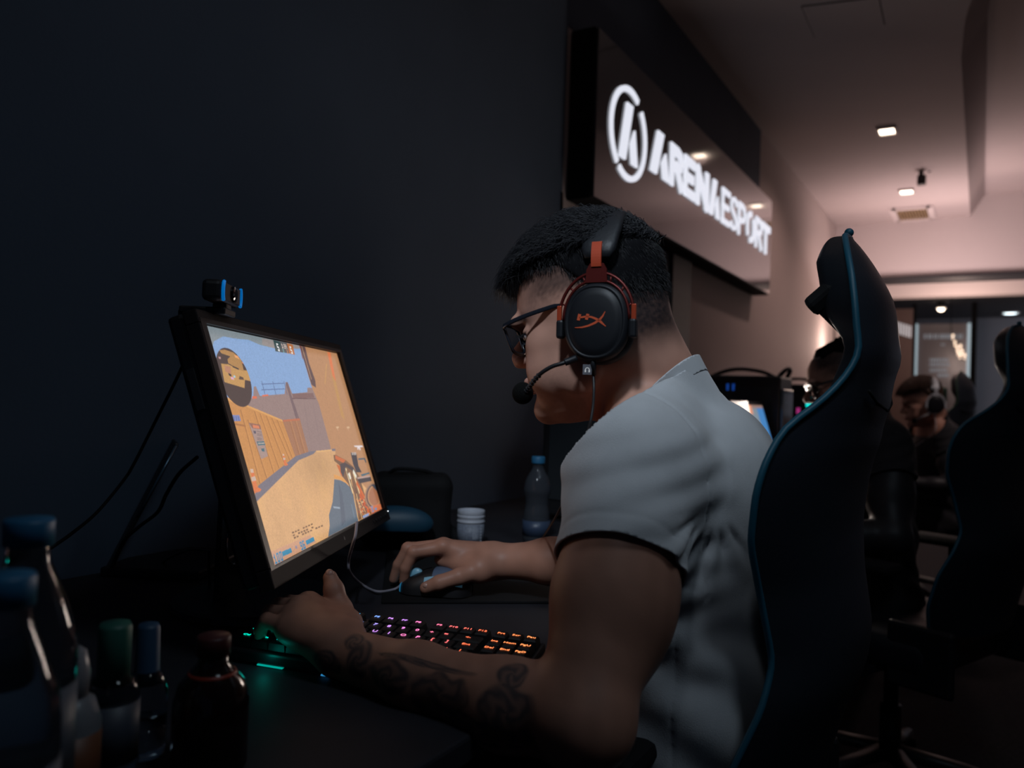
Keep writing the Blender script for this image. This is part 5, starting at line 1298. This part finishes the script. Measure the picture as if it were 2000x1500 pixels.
# ------------------------------------------------------------------ glasses
glasses = empty('glasses', tuple(hp(95, 0, 115)), 0, 'black-framed glasses worn by the person at the nearest monitor', 'glasses')
m_frame = mat('black_acetate', (.010, .012, .018), .22, spec=.6)
bm = bmesh.new()
def lens_pts(sg, n=36, g=0):
    out = []
    for i in range(n):
        t = 2*PI*i/n; c, s = math.cos(t), math.sin(t); e = 4.2
        yy = (25.5+g)*math.copysign(abs(c)**(2/e), c); tt_ = (19.0+g)*math.copysign(abs(s)**(2/e), s)
        yy = yy*(1+.05*tt_/17); y = sg*(34.5+yy); out.append(hp(98-.0010*y*y-(.16*(17.5-tt_)), y, 110.5+tt_))
    return out
for sg in (1, -1):
    pts = lens_pts(sg)
    bm = bmesh.new(); add_tube(bm, pts+[pts[0], pts[1]], .0020, 6, False, (1.3, 1.0)); from_bm('rim', bm, m_frame, glasses, True, True)
    bm = bmesh.new(); c_ = bm.verts.new(hp(98-.0010*34.5**2-2.8, sg*34.5, 110.5)); vs_ = [bm.verts.new(p) for p in pts]
    for i in range(36): bm.faces.new((c_, vs_[i], vs_[(i+1) % 36]))
    from_bm('lens', bm, mat('spectacle_lens', (.95, .95, 1.0), .03, trans=1.0, ior=1.02, spec=.9), glasses, True, True)
    # temple arms
    bm = bmesh.new(); tp = [hp(93, sg*59, 124), hp(91, sg*66.5, 124.5), hp(82, sg*71.5, 126), hp(60, sg*73.5, 129), hp(30, sg*75, 131), hp(0, sg*76, 132)]
    add_tube(bm, spline(tp, 4), .0016, 8, True, (2.0, .9)); from_bm('temple', bm, m_frame, glasses, True, True)
    bm = bmesh.new(); add_tube(bm, [hp(92, sg*11, 110), hp(90, sg*13, 104)], .0022, 6); from_bm('nose_pad', bm, m_frame, glasses, keep_world=True)
bm = bmesh.new(); add_tube(bm, [hp(97, 10, 118), hp(98.5, 0, 120), hp(97, -10, 118)], .0020, 6); from_bm('bridge', bm, m_frame, glasses, True, True)
# ------------------------------------------------------------------ gaming chairs
m_pu = mat('black_leatherette_chair', (.010, .012, .016), .42, spec=.45, bump=(220, .12))
m_pu_rear = mat('chair_rear_cover', (.016, .021, .030), .45, spec=.4, bump=(220, .12))
m_pipe = mat('blue_piping', (.012, .095, .15), .45)
# back outline: height above the floor, half width, rear seam y (negative = behind)
OUT = np.array([(.52, .225, .130), (.60, .262, .118), (.68, .262, .096), (.74, .235, .073), (.785, .208, .068), (.86, .225, .080), (.92, .258, .084), (.975, .266, .078), (1.01, .258, .070), (1.045, .232, .057), (1.07, .190, .031),
                (1.10, .158, .010), (1.13, .146, -.004), (1.155, .143, .001), (1.187, .139, .004), (1.220, .128, .010), (1.250, .106, .018), (1.273, .072, .026), (1.285, .040, .031), (1.290, .0, 0.032)])
def chair(label, x, y, rot=0.0, group='gaming chairs pulled up to the long desk', accent=None, strap=False):
    r = empty('gaming_chair', (x, y, 0), rot, label, 'gaming chair', group)
    N = 64; zs = np.concatenate([np.linspace(.52, 1.22, 60), 1.290-(.070*(1-np.linspace(0, 1, 16)[1:])**2)])
    hw = np.interp(zs, OUT[:, 0], OUT[:, 1]); sy = np.interp(zs, OUT[:, 0], OUT[:, 2])
    for _ in range(1): hw[1:-1] = (hw[:-2]+2*hw[1:-1]+hw[2:])/4; sy[1:-1] = (sy[:-2]+2*sy[1:-1]+sy[2:])/4
    hw[-1] = .012
    # rear cover: slightly domed
    bm = bmesh.new(); K = 20; g = []
    for z, w, s in zip(zs, hw, sy):
        g.append([bm.verts.new((w*t, s-(.018+.045*(1-float(sst(1.02, 1.12, z))))*(1-t*t)*min(1, (1.294-z)/.09)**.7-.012*(1-t**4)*min(1, (1.294-z)/.09)**.7, z)) for t in np.linspace(-1, 1, K+1)])
    for A, B in zip(g, g[1:]):
        for k in range(K): bm.faces.new((A[k], A[k+1], B[k+1], B[k]))
    from_bm('rear_cover', bm, m_pu_rear, r, True)
    # front upholstery with side bolsters
    bm = bmesh.new(); g = []
    for z, w, s in zip(zs, hw, sy):
        th = .010+.010*float(sst(1.06, 1.11, z))+.022*float(sst(1.14, 1.19, z)); ctr = -.045*(1-float(sst(1.04, 1.12, z))); edge = min(1, (1.294-z)/.05)**.5
        row = []
        for t in np.linspace(-1, 1, 33):
            a = abs(t); b = 1-a**8; d = th*b**.5*edge + ctr*(1-a**3)**.8*(1 if a < 1 else 0)
            row.append(bm.verts.new((w*t*(1-.0*a), s+.001+d, z)))
        g.append(row)
    for A, B in zip(g, g[1:]):
        for k in range(32): bm.faces.new((A[k+1], A[k], B[k], B[k+1]))
    from_bm('backrest', bm, m_pu, r, True)
    pts = [(w, s, z) for z, w, s in zip(zs, hw, sy)]; pts = pts + [(-a, b, c) for a, b, c in pts[::-1]]
    bm = bmesh.new(); add_tube(bm, pts, .0040, 8); from_bm('piping', bm, accent or m_pipe, r, True)
    bm = bmesh.new(); bmesh.ops.create_uvsphere(bm, u_segments=10, v_segments=8, radius=.006, matrix=Matrix.Translation((0, .032, 1.296))); from_bm('piping_end', bm, accent or m_pipe, r, True)
    # horizontal seam on the rear cover
    for sx in (-1, 1):
        bm = bmesh.new(); add_tube(bm, [(sx*.118, np.interp(1.09, zs, sy)-.028, 1.087), (sx*.09, np.interp(1.08, zs, sy)-.040, 1.075), (0, np.interp(1.07, zs, sy)-.052, 1.065)], .0018, 6); from_bm('seam', bm, m_blackm, r, True)
    # seat, arm rests, column and star base
    bm = bmesh.new(); add_box(bm, (0, .36, .465), (.52, .50, .10), .035, None, 3); from_bm('seat', bm, m_pu, r, True)
    bm = bmesh.new(); add_box(bm, (0, .36, .405), (.36, .38, .03), .01); from_bm('seat_frame', bm, m_blackm, r)
    for sx in (-1, 1):
        bm = bmesh.new(); add_box(bm, (sx*.30, .30, .680), (.085, .25, .028), .012); from_bm('arm_pad', bm, m_blackm, r)
        bm = bmesh.new(); add_box(bm, (sx*.30, .28, .54), (.035, .07, .26), .008); add_box(bm, (sx*.24, .28, .415), (.15, .07, .02), .004); from_bm('arm_post', bm, m_black, r)
        bm = bmesh.new(); add_box(bm, (sx*.245, .14, .47), (.02, .16, .16), .01); from_bm('recline_bracket', bm, m_black, r)
    bm = bmesh.new(); add_lathe(bm, [(.028, .10), (.028, .25), (.020, .25), (.020, .39)], 20, (0, .33, 0)); from_bm('gas_column', bm, m_black, r, True)
    for k in range(5):
        a = 2*PI*k/5+.3; e = Vector((.31*math.cos(a), .33+.31*math.sin(a), .075)); c = Vector((0, .33, .125))
        bm = bmesh.new(); add_tube(bm, [c, c.lerp(e, .6)+Vector((0, 0, .005)), e], [.030, .024, .017], 8, True, (.7, 1)); lg = from_bm('base_leg', bm, m_black, r, True)
        bm = bmesh.new(); add_lathe(bm, [(.012, -.022), (.028, -.020), (.030, 0), (.028, .020), (.012, .022)], 16, mtx=Matrix.Translation((e.x, e.y, .030)) @ Matrix.Rotation(a, 4, 'Z') @ Matrix.Rotation(PI/2, 4, 'X')); from_bm('caster', bm, m_blackm, r, True)
    if strap:
        a = Vector(P(1604, 580, .945)); b = Vector(P(1652, 628, .955)); ax = (b-a).normalized(); sd = Vector((1, 0, 0)); sd = (sd-ax*sd.dot(ax)).normalized(); M_ = frame_mtx(a, ax, sd, ax.cross(sd))
        bm = bmesh.new(); add_box(bm, (.024, 0, 0), (.062, .022, .030), .006, M_); add_box(bm, (.002, 0, 0), (.022, .024, .038), .006, M_)
        bmesh.ops.transform(bm, matrix=wmat(r).inverted(), verts=bm.verts)
        from_bm('pillow_strap', bm, m_blackm, r)
    return r
ch1 = chair('black gaming chair with blue piping behind the person at the nearest monitor', 1.110, .125, 0.0, strap=True)
ch2 = chair('empty-looking black gaming chair with blue piping cut by the right edge of the photo', 2.345, -.10, -.38)
m_greenp = mat('dark_green_panel', (.010, .045, .025), .5)
q = P(1882, 716, 4.35)
ch3 = chair('distant black gaming chair with dark green shoulder panel beside the glass board', q[0], q[1]-.02, -.30, accent=m_greenp)
for sx in (-1,):
    bm = bmesh.new(); add_box(bm, (sx*.10, .085, 1.16), (.05, .03, .09), .012); o = from_bm('shoulder_panel', bm, m_greenp, ch3, True)
# ------------------------------------------------------------------ things on the desk
m_clear = mat('clear_plastic', (.80, .88, .95), .06, trans=1.0, ior=1.30, spec=.6)
m_painted_haze = mat('painted_haze_plastic', (.17, .19, .23), .12, trans=.80, ior=1.2, spec=.7)  # clear plastic clouded in colour, standing in for light inside it
m_water = mat('water', (.85, .92, .97), .0, trans=1.0, ior=1.33)
m_capblue = mat('blue_cap', (.02, .13, .26), .45)
def bottle(name, loc, prof, label, mt=None, cap=None, capm=None, band=None, bandm=None, water=None, cat='bottle', group=None, extra=None):
    r = empty(name, tuple(loc), 0, label, cat, group)
    lathe('bottle_body', prof, mt or m_clear, r, 40)
    if water:
        w = [(max(rr-.0016, .001), z+.0012) for rr, z in prof if z < water]; w.append((w[-1][0], water)); lathe('water', w, m_water, r, 32)
    if cap: lathe('cap', cap, capm or m_capblue, r, 32)
    if band: lathe('label_band', band, bandm, r, 40)
    return r
# hourglass water bottle behind the forearm
WB = dsk(1046, 1062)
k = .205/.21
prof = [(.024, 0), (.030, .004), (.0315, .015)]
for z in np.linspace(.02, .15, 26):
    w = np.interp(z, [.02, .05, .075, .095, .112, .128, .15], [.0315, .0312, .0295, .0255, .0275, .0318, .0290]); prof.append((w+(.0006 if int(z*200) % 2 else 0), z))
prof += [(.0245, .162), (.018, .173), (.0135, .182), (.0128, .192), (.0145, .193), (.0145, .195), (.0120, .196), (.0120, .206)]
s_ = 1.0
WBd = np.linalg.norm((WB-CAM)@CF)
prof = [(a*.96, b*.93) for a, b in prof]
wb = bottle('water_bottle', WB, prof, 'clear hourglass water bottle with a blue cap behind the mouse hand', m_painted_haze, [(.0150, .180), (.0153, .182), (.0153, .193), (.014, .196)], m_capblue,
            [(.0308, .020), (.0308, .054)], mat('dark_blue_label', (.035, .055, .10), .4), None)
# gum jar
GJ = dsk(918, 1066)
gj = empty('gum_jar', tuple(GJ), 0, 'white open chewing-gum jar with printed label in front of the wall', 'jar')
m_jar = mat('white_jar_plastic', (.42, .44, .50), .5)
lathe('jar_body', [(.027, 0), (.029, .002), (.029, .052), (.0295, .053)], m_jar, gj, 40)
lathe('label', [(.0293, .006), (.0293, .050)], mat('grey_label', (.17, .19, .24), .5, noise=(240, .25)), gj, 40)
lathe('collar', [(.0300, .052), (.0308, .054), (.0300, .056), (.0292, .057), (.0292, .062), (.0303, .063), (.0303, .067), (.0280, .069)], m_jar, gj, 40)
bm = bmesh.new(); add_lathe(bm, [(.0275, .066), (.0295, .070), (.0300, .077), (.0292, .0785), (.0270, .0785), (.0262, .072), (.0250, .066)], 40, cap=False); add_lathe(bm, [(.0, .070), (.026, .070)], 40, cap=False); from_bm('rim', bm, m_jar, gj, smooth=True)
m_print = mat('pale_print_jar', (.45, .48, .55), .5)
bm = bmesh.new()
def wrap(a, z, r=.0296): return (r*math.cos(a), r*math.sin(a), z)
dirc = math.atan2(-GJ[1], -GJ[0])
for i in range(9):
    z = .044-i*.0030; L_ = random.uniform(.35, .52); a0 = dirc+.15
    bm.faces.new([bm.verts.new(wrap(a0+d*L_, z+h)) for d, h in ((0, 0), (.33, 0), (.66, 0), (1, 0), (1, .0011), (.66, .0011), (.33, .0011), (0, .0011))])
for i in range(6):
    z = .045-i*.0065; a0 = dirc+.78
    bm.faces.new([bm.verts.new(wrap(a0+d, z+h)) for d, h in ((0, 0), (.10, 0), (.16, .001), (.15, .004), (.02, .0045))])
from_bm('print', bm, m_print, gj)
# rounded black bag with a dark blue panel
BG = dsk(800, 1062)
bag = empty('bag', tuple(BG), 0, 'black rounded bag with a dark blue curved panel behind the mouse mat', 'bag')
FBg = Field(); bx = lv(math.cos(.1), math.sin(.1), 0); by = np.cross(UPZ, bx)
bc = BG+np.array([0, 0, .075]); BAX = np.array([bx, by, UPZ])
def rbox(p):
    q = np.abs((p-bc)@BAX.T)-np.array([.062, .04, .052]); return np.linalg.norm(np.maximum(q, 0), axis=1)-.026+np.minimum(q.max(1), 0)+n3(p, 9, 4)*.0012
FBg.add(rbox, bc, .14, 0)
FBg.cone(bc+bx*-.09+UPZ*-.055, bc+bx*.10+UPZ*-.058+by*.0, .020, .018, .02)
V, Q = surface(FBg, bc-.19, bc+.19, .004); V = relax(V, Q, 2); V[:, 2] = np.maximum(V[:, 2], DESK+.0005)
link('bag_body', np_mesh('bag_body', V, Q), m_blackm, bag, True, True)
FP = Field(); pc = dsk(775, 1050, .0); pc = P(772, 1022, 1.62)
FP.ell(pc, (.078, .030, .036), BAX, 0); FP.ell(pc-np.array([0, 0, .047]), (.13, .08, .034), BAX, .004, 1)
V, Q = surface(FP, pc-.12, pc+.12, .003); link('blue_panel', np_mesh('blue_panel', V, Q), mat('dark_blue_panel', (.008, .045, .080), .5), bag, True, True)
tube('bag_handle', [bc+bx*-.05+UPZ*.078, bc+bx*-.03+UPZ*.088-by*.01, bc+bx*.02+UPZ*.086-by*.01, bc+bx*.05+UPZ*.077], .004, m_blackm, bag, keep_world=True)

# ------------------------------------------------------------------ PC towers along the wall
m_frontp = mat('grey_glossy_front', (.10, .10, .115), .12, spec=.8)
def tower(loc, label, w=.21, d=.42, h=.46, lights=None, strip=None):
    r = empty('pc_tower', tuple(loc), 0, label, 'computer', None)
    bm = bmesh.new(); add_box(bm, (0, 0, h/2), (w, d, h-.03), .008); from_bm('case', bm, m_black, r)
    # curved top handle
    bm = bmesh.new(); add_tube(bm, spline([(-w*.42, -d*.45, h-.03), (-w*.25, -d*.5, h+.005), (0, -d*.52, h+.018), (w*.25, -d*.5, h+.005), (w*.46, -d*.42, h-.04)], 6), .009, 8); from_bm('handle', bm, m_black, r, True)
    bm = bmesh.new(); add_tube(bm, spline([(w*.46, -d*.42, h-.03), (w*.5, -d*.2, h+.01), (w*.5, d*.1, h+.016), (w*.46, d*.42, h-.04)], 6), .008, 8); from_bm('handle', bm, m_black, r, True)
    box('front_panel', (0, -d/2-.004, h*.46), (w*.86, .010, h*.80), m_frontp, r, .003)
    box('side_window', (-w/2-.002, 0, h*.5), (.004, d*.84, h*.74), mat('smoked_glass', (.03, .035, .04), .06, spec=.8), r)
    for sx in (-1, 1): box('foot', (sx*w*.35, 0, .008), (.03, d*.8, .016), m_blackm, r)
    return r
PT0 = np.array([1.985, .87, DESK]); t0 = tower(PT0, 'black computer tower right behind the headset wearer by the water bottle', d=.30)
bm = bmesh.new(); add_box(bm, (-.107, -.10, .20), (.002, .020, .075), 0); from_bm('sticker', bm, mat('grey_sticker', (.10, .10, .13), .5), t0)
q = P(1432, 760, 3.25); t1 = tower((q[0], q[1], DESK), 'computer tower with two small blue lights beyond the grey T-shirt')
m_bl = mat('blue_led', (0, 0, 0), emit=(.02, .14, .8), estr=.25)
for dy in (0, .028):
    box('light', (-.109, -.03+dy*.8, .398), (.004, .009, .026), m_bl, t1)
box('fan_glow', (.02, -.214, .30), (.10, .003, .035), mat('orange_glow', (0, 0, 0), emit=(.8, .22, .06), estr=.5), t1)
q = P(1548, 800, 4.15); t2 = tower((q[0], q[1], DESK), 'computer tower with a tiny pink light in the middle distance')
box('light', (-.109, -.05, .31), (.004, .018, .03), mat('pink_led', (0, 0, 0), emit=(.6, .05, .30), estr=.5), t2)
# neighbour's monitor with a pale picture
def small_monitor(label, c, az, tilt, W, H, paint):
    n = lv(math.cos(az), -math.sin(az), 0); h = lv(math.sin(az), math.cos(az), 0); v = UPZ*math.cos(tilt)-n*math.sin(tilt); nn = np.cross(v, h); nn = nn if nn@n > 0 else -nn
    M_ = frame_mtx(c, h, -v, nn); r = empty('monitor', (c[0], c[1], DESK), 0, label, 'monitor')
    bm = bmesh.new(); add_box(bm, (0, 0, -.018), (W+.03, H+.03, .03), .004, M_); from_bm('housing', bm, m_black, r, keep_world=True)
    nu, nv_ = 60, 40; u_, v_ = np.meshgrid(np.linspace(0, 1, nu+1), np.linspace(0, 1, nv_+1)); vs = np.stack([(u_-.5)*W, (v_-.5)*H, np.full_like(u_, -.0022)], -1).reshape(-1, 3)
    b0 = (np.arange(nv_)[:, None]*(nu+1)+np.arange(nu)[None]).ravel(); fc = np.stack([b0, b0+1, b0+nu+2, b0+nu+1], -1)
    me = np_mesh('screen', (np.c_[vs, np.ones(len(vs))] @ np.array(M_).T)[:, :3], fc); set_col(me, paint(u_.ravel(), v_.ravel())); link('screen', me, m_screen2, r, keep_world=True)
    p0 = c-n*.06; bm = bmesh.new(); add_box(bm, (p0[0], p0[1], (DESK+p0[2])/2), (.05, .04, p0[2]-DESK), .006); from_bm('column', bm, m_black, r, keep_world=True)
    bm = bmesh.new(); add_lathe(bm, [(.11, 0), (.11, .012)], 32, (p0[0], p0[1], DESK)); from_bm('base', bm, m_black, r, keep_world=True)
    return r
m_screen2 = attr_mat('pale_picture', 'Col', .5, emission=1.0, spec=.1)
def paint2(u, v):
    c = np.tile(s2l((172, 150, 156)), (len(u), 1)); c[(u > .45)] = s2l((128, 140, 150)); c[(u > .75) & (v < .75)] = s2l((70, 130, 190)); c[(v > .62) & (u > .2)] = s2l((170, 96, 66)); c[(v > .78)] = s2l((214, 156, 84)); c[(v < .05)] = s2l((150, 120, 110)); c[(v < .12) & (u > .4) & (u < .6)] = s2l((222, 150, 120))
    return c
c2_ = P(1486, 872, 2.75)
small_monitor("neighbour's monitor with a pale picture seen past the grey T-shirt's back", c2_, math.radians(28), .30, .50, .30, paint2)
m_screen3 = None
# cyan glow: screen edge of the player with forehead in view; stem added to hold it
q = P(1580, 784, 3.0); q[1] = max(q[1], .5); o = empty('cyan_screen_glow', (q[0], q[1], DESK), 0, 'small cyan glow of a screen edge on an added black stem before the half hidden person', 'lamp')
box('glow', (0, 0, q[2]-DESK), (.03, .02, .05), mat('cyan_glow', (0, 0, 0), emit=(.0, .75, .70), estr=1.0), o, .008)
bm = bmesh.new(); add_lathe(bm, [(.05, 0), (.05, .008), (.006, .012), (.006, q[2]-DESK-.024)], 20); from_bm('stem', bm, m_blackm, o)
light('neighbour_screen_light', 'AREA', tuple(c2_+np.array([-.02, -.05, 0])), 9.0, (1.0, .85, .75), .4, tuple(P(1640, 750, 2.3)))

# ------------------------------------------------------------------ laptop-like panel at the left and loose cables
l0 = dsk(205, 1128); l1 = P(346, 866, np.dot(l0-CAM, CF)+.06)
lap = empty('laptop', tuple(l0), 0, 'thin black open laptop left of the tilted monitor, seen edge-on', 'laptop')
lw = lv(math.sin(-.44), math.cos(-.44), 0)*.26; n_ = (l1-l0); ll = np.linalg.norm(n_); n_ /= ll; lwn = lw/np.linalg.norm(lw)
bm = bmesh.new(); add_box(bm, (ll/2, .13, 0), (ll, .26, .007), .002, frame_mtx(l0, n_, lwn, np.cross(n_, lwn))); from_bm('lid', bm, m_black, lap, keep_world=True)
tube('lid_edge', [l0+n_*ll*.45-lwn*.002, l0+n_*ll*.985-lwn*.002], .0022, mat('pale_blue_edge', (.10, .17, .24), .25, .6), lap, sm=0, keep_world=True)
fx = lv(1, -.05, 0); fx = fx/np.linalg.norm(fx); bm = bmesh.new(); add_box(bm, (.075, .10, .009), (.17, .20, .016), .004, frame_mtx(l0, fx, np.cross(UPZ, fx), UPZ)); from_bm('base', bm, m_black, lap, keep_world=True)
def cable(pts, r, label, mt=None):
    o = tube('cable', pts, r, mt or m_blackm, n=6); tag(o, label, 'cable', None); return o
cable([P(368, 690, 1.12), P(340, 750, 1.2), P(300, 830, 1.25), P(262, 905, 1.25), P(240, 940, 1.25), P(190, 1000, 1.2), P(140, 1042, 1.1), P(100, 1070, 1.0), P(60, 1100, .95), dsk(20, 1240, .004)], .0024, 'long black cable hanging from the monitor top down to the left bottles')
cable([P(385, 893, 1.2), P(350, 925, 1.25), P(325, 965, 1.28), P(308, 1000, 1.3), P(270, 1030, 1.3), P(240, 1060, 1.3), dsk(215, 1120, .004)], .0030, 'thick black cable curving from the monitor back to the laptop')
cable([P(412, 1076, 1.30), P(375, 1073, 1.32), P(340, 1085, 1.35), dsk(300, 1108, .004), dsk(262, 1120, .004)], .0022, 'thin grey cable arching low beside the monitor stand', mat('grey_cable_left', (.06, .06, .065), .4))
cable([P(408, 1080, 1.22), P(408, 1120, 1.2), dsk(412, 1150, .004), dsk(440, 1180, .004)], .0024, 'short black cable dropping down in front of the monitor stand')

# ------------------------------------------------------------------ blurred bottles in the left foreground
def bprof(r, h, neck=.013, sh=.62):
    return [(r*.8, 0), (r, .006), (r, h*.12), (r*.97, h*.3), (r, h*.5), (r, h*sh), (r*.93, h*(sh+.08)), (r*.7, h*(sh+.18)), (neck*1.1, h*(sh+.27)), (neck, h*.93), (neck, h)]
p = P(58, 1012, .54); H_ = p[2]-DESK; bottle('water_bottle', (p[0], p[1], DESK), bprof(.033, H_-.006), 'large blurred clear bottle with a blue cap at the left edge, the taller one', None,
    [(.0155, H_-.018), (.0158, H_-.002), (.0145, H_)], m_capblue, [(.0335, H_*.22), (.0335, H_*.52)], mat('faint_label_a', (.05, .07, .10), .5), H_*.4)
p = P(14, 1120, .455); H_ = p[2]-DESK; bottle('water_bottle', (p[0], p[1], DESK), bprof(.031, H_-.006), 'blurred clear bottle with a blue cap at the left edge, the shorter and nearer one', None,
    [(.0150, H_-.018), (.0152, H_-.002), (.014, H_)], m_capblue, [(.0315, H_*.2), (.0315, H_*.5)], mat('faint_label_b', (.05, .07, .10), .5), H_*.45)
p = P(226, 1216, .66); H_ = p[2]-DESK
sb = bottle('small_bottle', (p[0], p[1], DESK), [(.018, 0), (.021, .004), (.021, H_*.55), (.017, H_*.64), (.010, H_*.68)], 'small blurred clear bottle with a tall green cap', m_clear, [(.0128, H_*.60), (.0130, H_*.97), (.0115, H_)], mat('green_cap', (.02, .11, .085), .5), [(.0214, H_*.12), (.0214, H_*.50)], mat('grey_label_small', (.045, .055, .075), .5), H_*.3)
p = P(291, 1218, .70); H_ = p[2]-DESK
bottle('small_bottle', (p[0], p[1], DESK), [(.016, 0), (.018, .004), (.018, H_*.5), (.013, H_*.62), (.009, H_*.66)], 'small blurred bottle with a tapered blue cap', m_clear, [(.0125, H_*.55), (.0105, H_*.62), (.0095, H_*.97), (.008, H_)], mat('dull_blue_cap', (.02, .06, .12), .5), None, None, H_*.3)
p = P(145, 1262, .60); H_ = p[2]-DESK
pb = bottle('pump_bottle', (p[0], p[1], DESK), [(.019, 0), (.021, .004), (.021, H_*.55), (.016, H_*.68), (.008, H_*.72)], 'blurred bottle with a pale rounded pump head and orange label', mat('pale_plastic', (.16, .17, .19), .35), [(.011, H_*.66), (.012, H_*.85), (.009, H_*.97), (.004, H_)], mat('pale_pump', (.22, .22, .24), .3), [(.0214, H_*.10), (.0214, H_*.50)], mat('orange_label', (.13, .045, .02), .5))
p = P(418, 1240, .68); H_ = p[2]-DESK
bottle('drink_bottle', (p[0], p[1], DESK), [(.026, 0), (.031, .004), (.031, H_*.52), (.027, H_*.64), (.018, H_*.74), (.0125, H_*.80), (.0125, H_*.9)], 'dark blurred drink bottle with a red ring around its neck', mat('dark_cola', (.008, .004, .004), .12), [(.0140, H_*.86), (.0142, H_*.985), (.013, H_)], mat('dull_red_cap', (.06, .012, .012), .5), [(.0190, H_*.735), (.0205, H_*.715), (.0192, H_*.69)], mat('red_ring', (.22, .025, .012), .45))

# ------------------------------------------------------------------ people further along the row: same build, own clothes and place
def override(o, mt):
    for sl_ in o.material_slots: sl_.link = 'OBJECT'; sl_.material = mt
def move_tree(root, pivot_old, target, ang):
    c = copy_tree(root); v = Vector(root.location)-Vector(pivot_old); c.rotation_euler = (0, 0, ang); c.location = Vector(target)+Matrix.Rotation(ang, 3, 'Z') @ v; return c
T2 = P(1652, 752, 2.30); A2 = math.radians(14)
p2 = move_tree(person, HO, T2, A2); p2['label'] = 'person whose forehead and glasses show past the nearest gaming chair'
g2 = move_tree(glasses, HO, T2, A2); g2['label'] = 'dark-rimmed glasses of the person half hidden by the nearest gaming chair'
T3 = P(1806, 788, 4.1); A3 = math.radians(12)
p3 = move_tree(person, HO, T3, A3); p3['label'] = 'brown-haired person with white headphones far down the row'
m_dshirt = mat('dark_top', (.02, .02, .024), .9)
m_skin2 = attr_mat('skin_with_long_dark_sleeves', 'Col', .5); _nt = m_skin2.node_tree
_g = _nt.nodes.new('ShaderNodeTexCoord'); _s = _nt.nodes.new('ShaderNodeSeparateXYZ'); _m = _nt.nodes.new('ShaderNodeMath'); _m.operation = 'GREATER_THAN'; _m.inputs[1].default_value = HO[2]-.17
_x = _nt.nodes.new('ShaderNodeMix'); _x.data_type = 'RGBA'; _x.inputs['A'].default_value = (.02, .02, .024, 1)
_nt.links.new(_g.outputs['Object'], _s.inputs[0]); _nt.links.new(_s.outputs['Z'], _m.inputs[0]); _nt.links.new(_m.outputs[0], _x.inputs['Factor'])
_a = [n for n in _nt.nodes if n.type == 'ATTRIBUTE'][0]; _nt.links.new(_a.outputs['Color'], _x.inputs['B']); _nt.links.new(_x.outputs['Result'], _nt.nodes['Principled BSDF'].inputs['Base Color'])
for pp in (p2, p3):
    for ch in pp.children:
        if ch.name.startswith(('shirt', 'collar')): override(ch, m_dshirt)
        if ch.name.startswith('body'): override(ch, m_skin2)
for ch in list(p2.children):
    if ch.name.startswith('hair_strands'): bpy.data.objects.remove(ch)
    elif ch.name.startswith('hair'): ch.location = Vector(HF*-.040+HU*.010)
m_bhair = mat('brown_hair', (.05, .022, .012), .5)
for ch in p3.children:
    if ch.name.startswith('hair'): override(ch, m_bhair)
h3 = move_tree(headset, HO, T3, A3); h3['label'] = 'white headphones on the brown-haired person far down the row'
m_wht = mat('white_headphone', (.55, .58, .62), .4)
for ch in list(h3.children):
    if ch.name.startswith(('emblem', 'tag')):
        for cc in list(ch.children): bpy.data.objects.remove(cc)
        bpy.data.objects.remove(ch)
    elif ch.name.startswith(('headband', 'slider', 'fork', 'cable', 'yoke', 'microphone_arm', 'ear_cushion', 'pivot')): override(ch, m_wht)
    else:
        for cc in list(ch.children): bpy.data.objects.remove(cc)
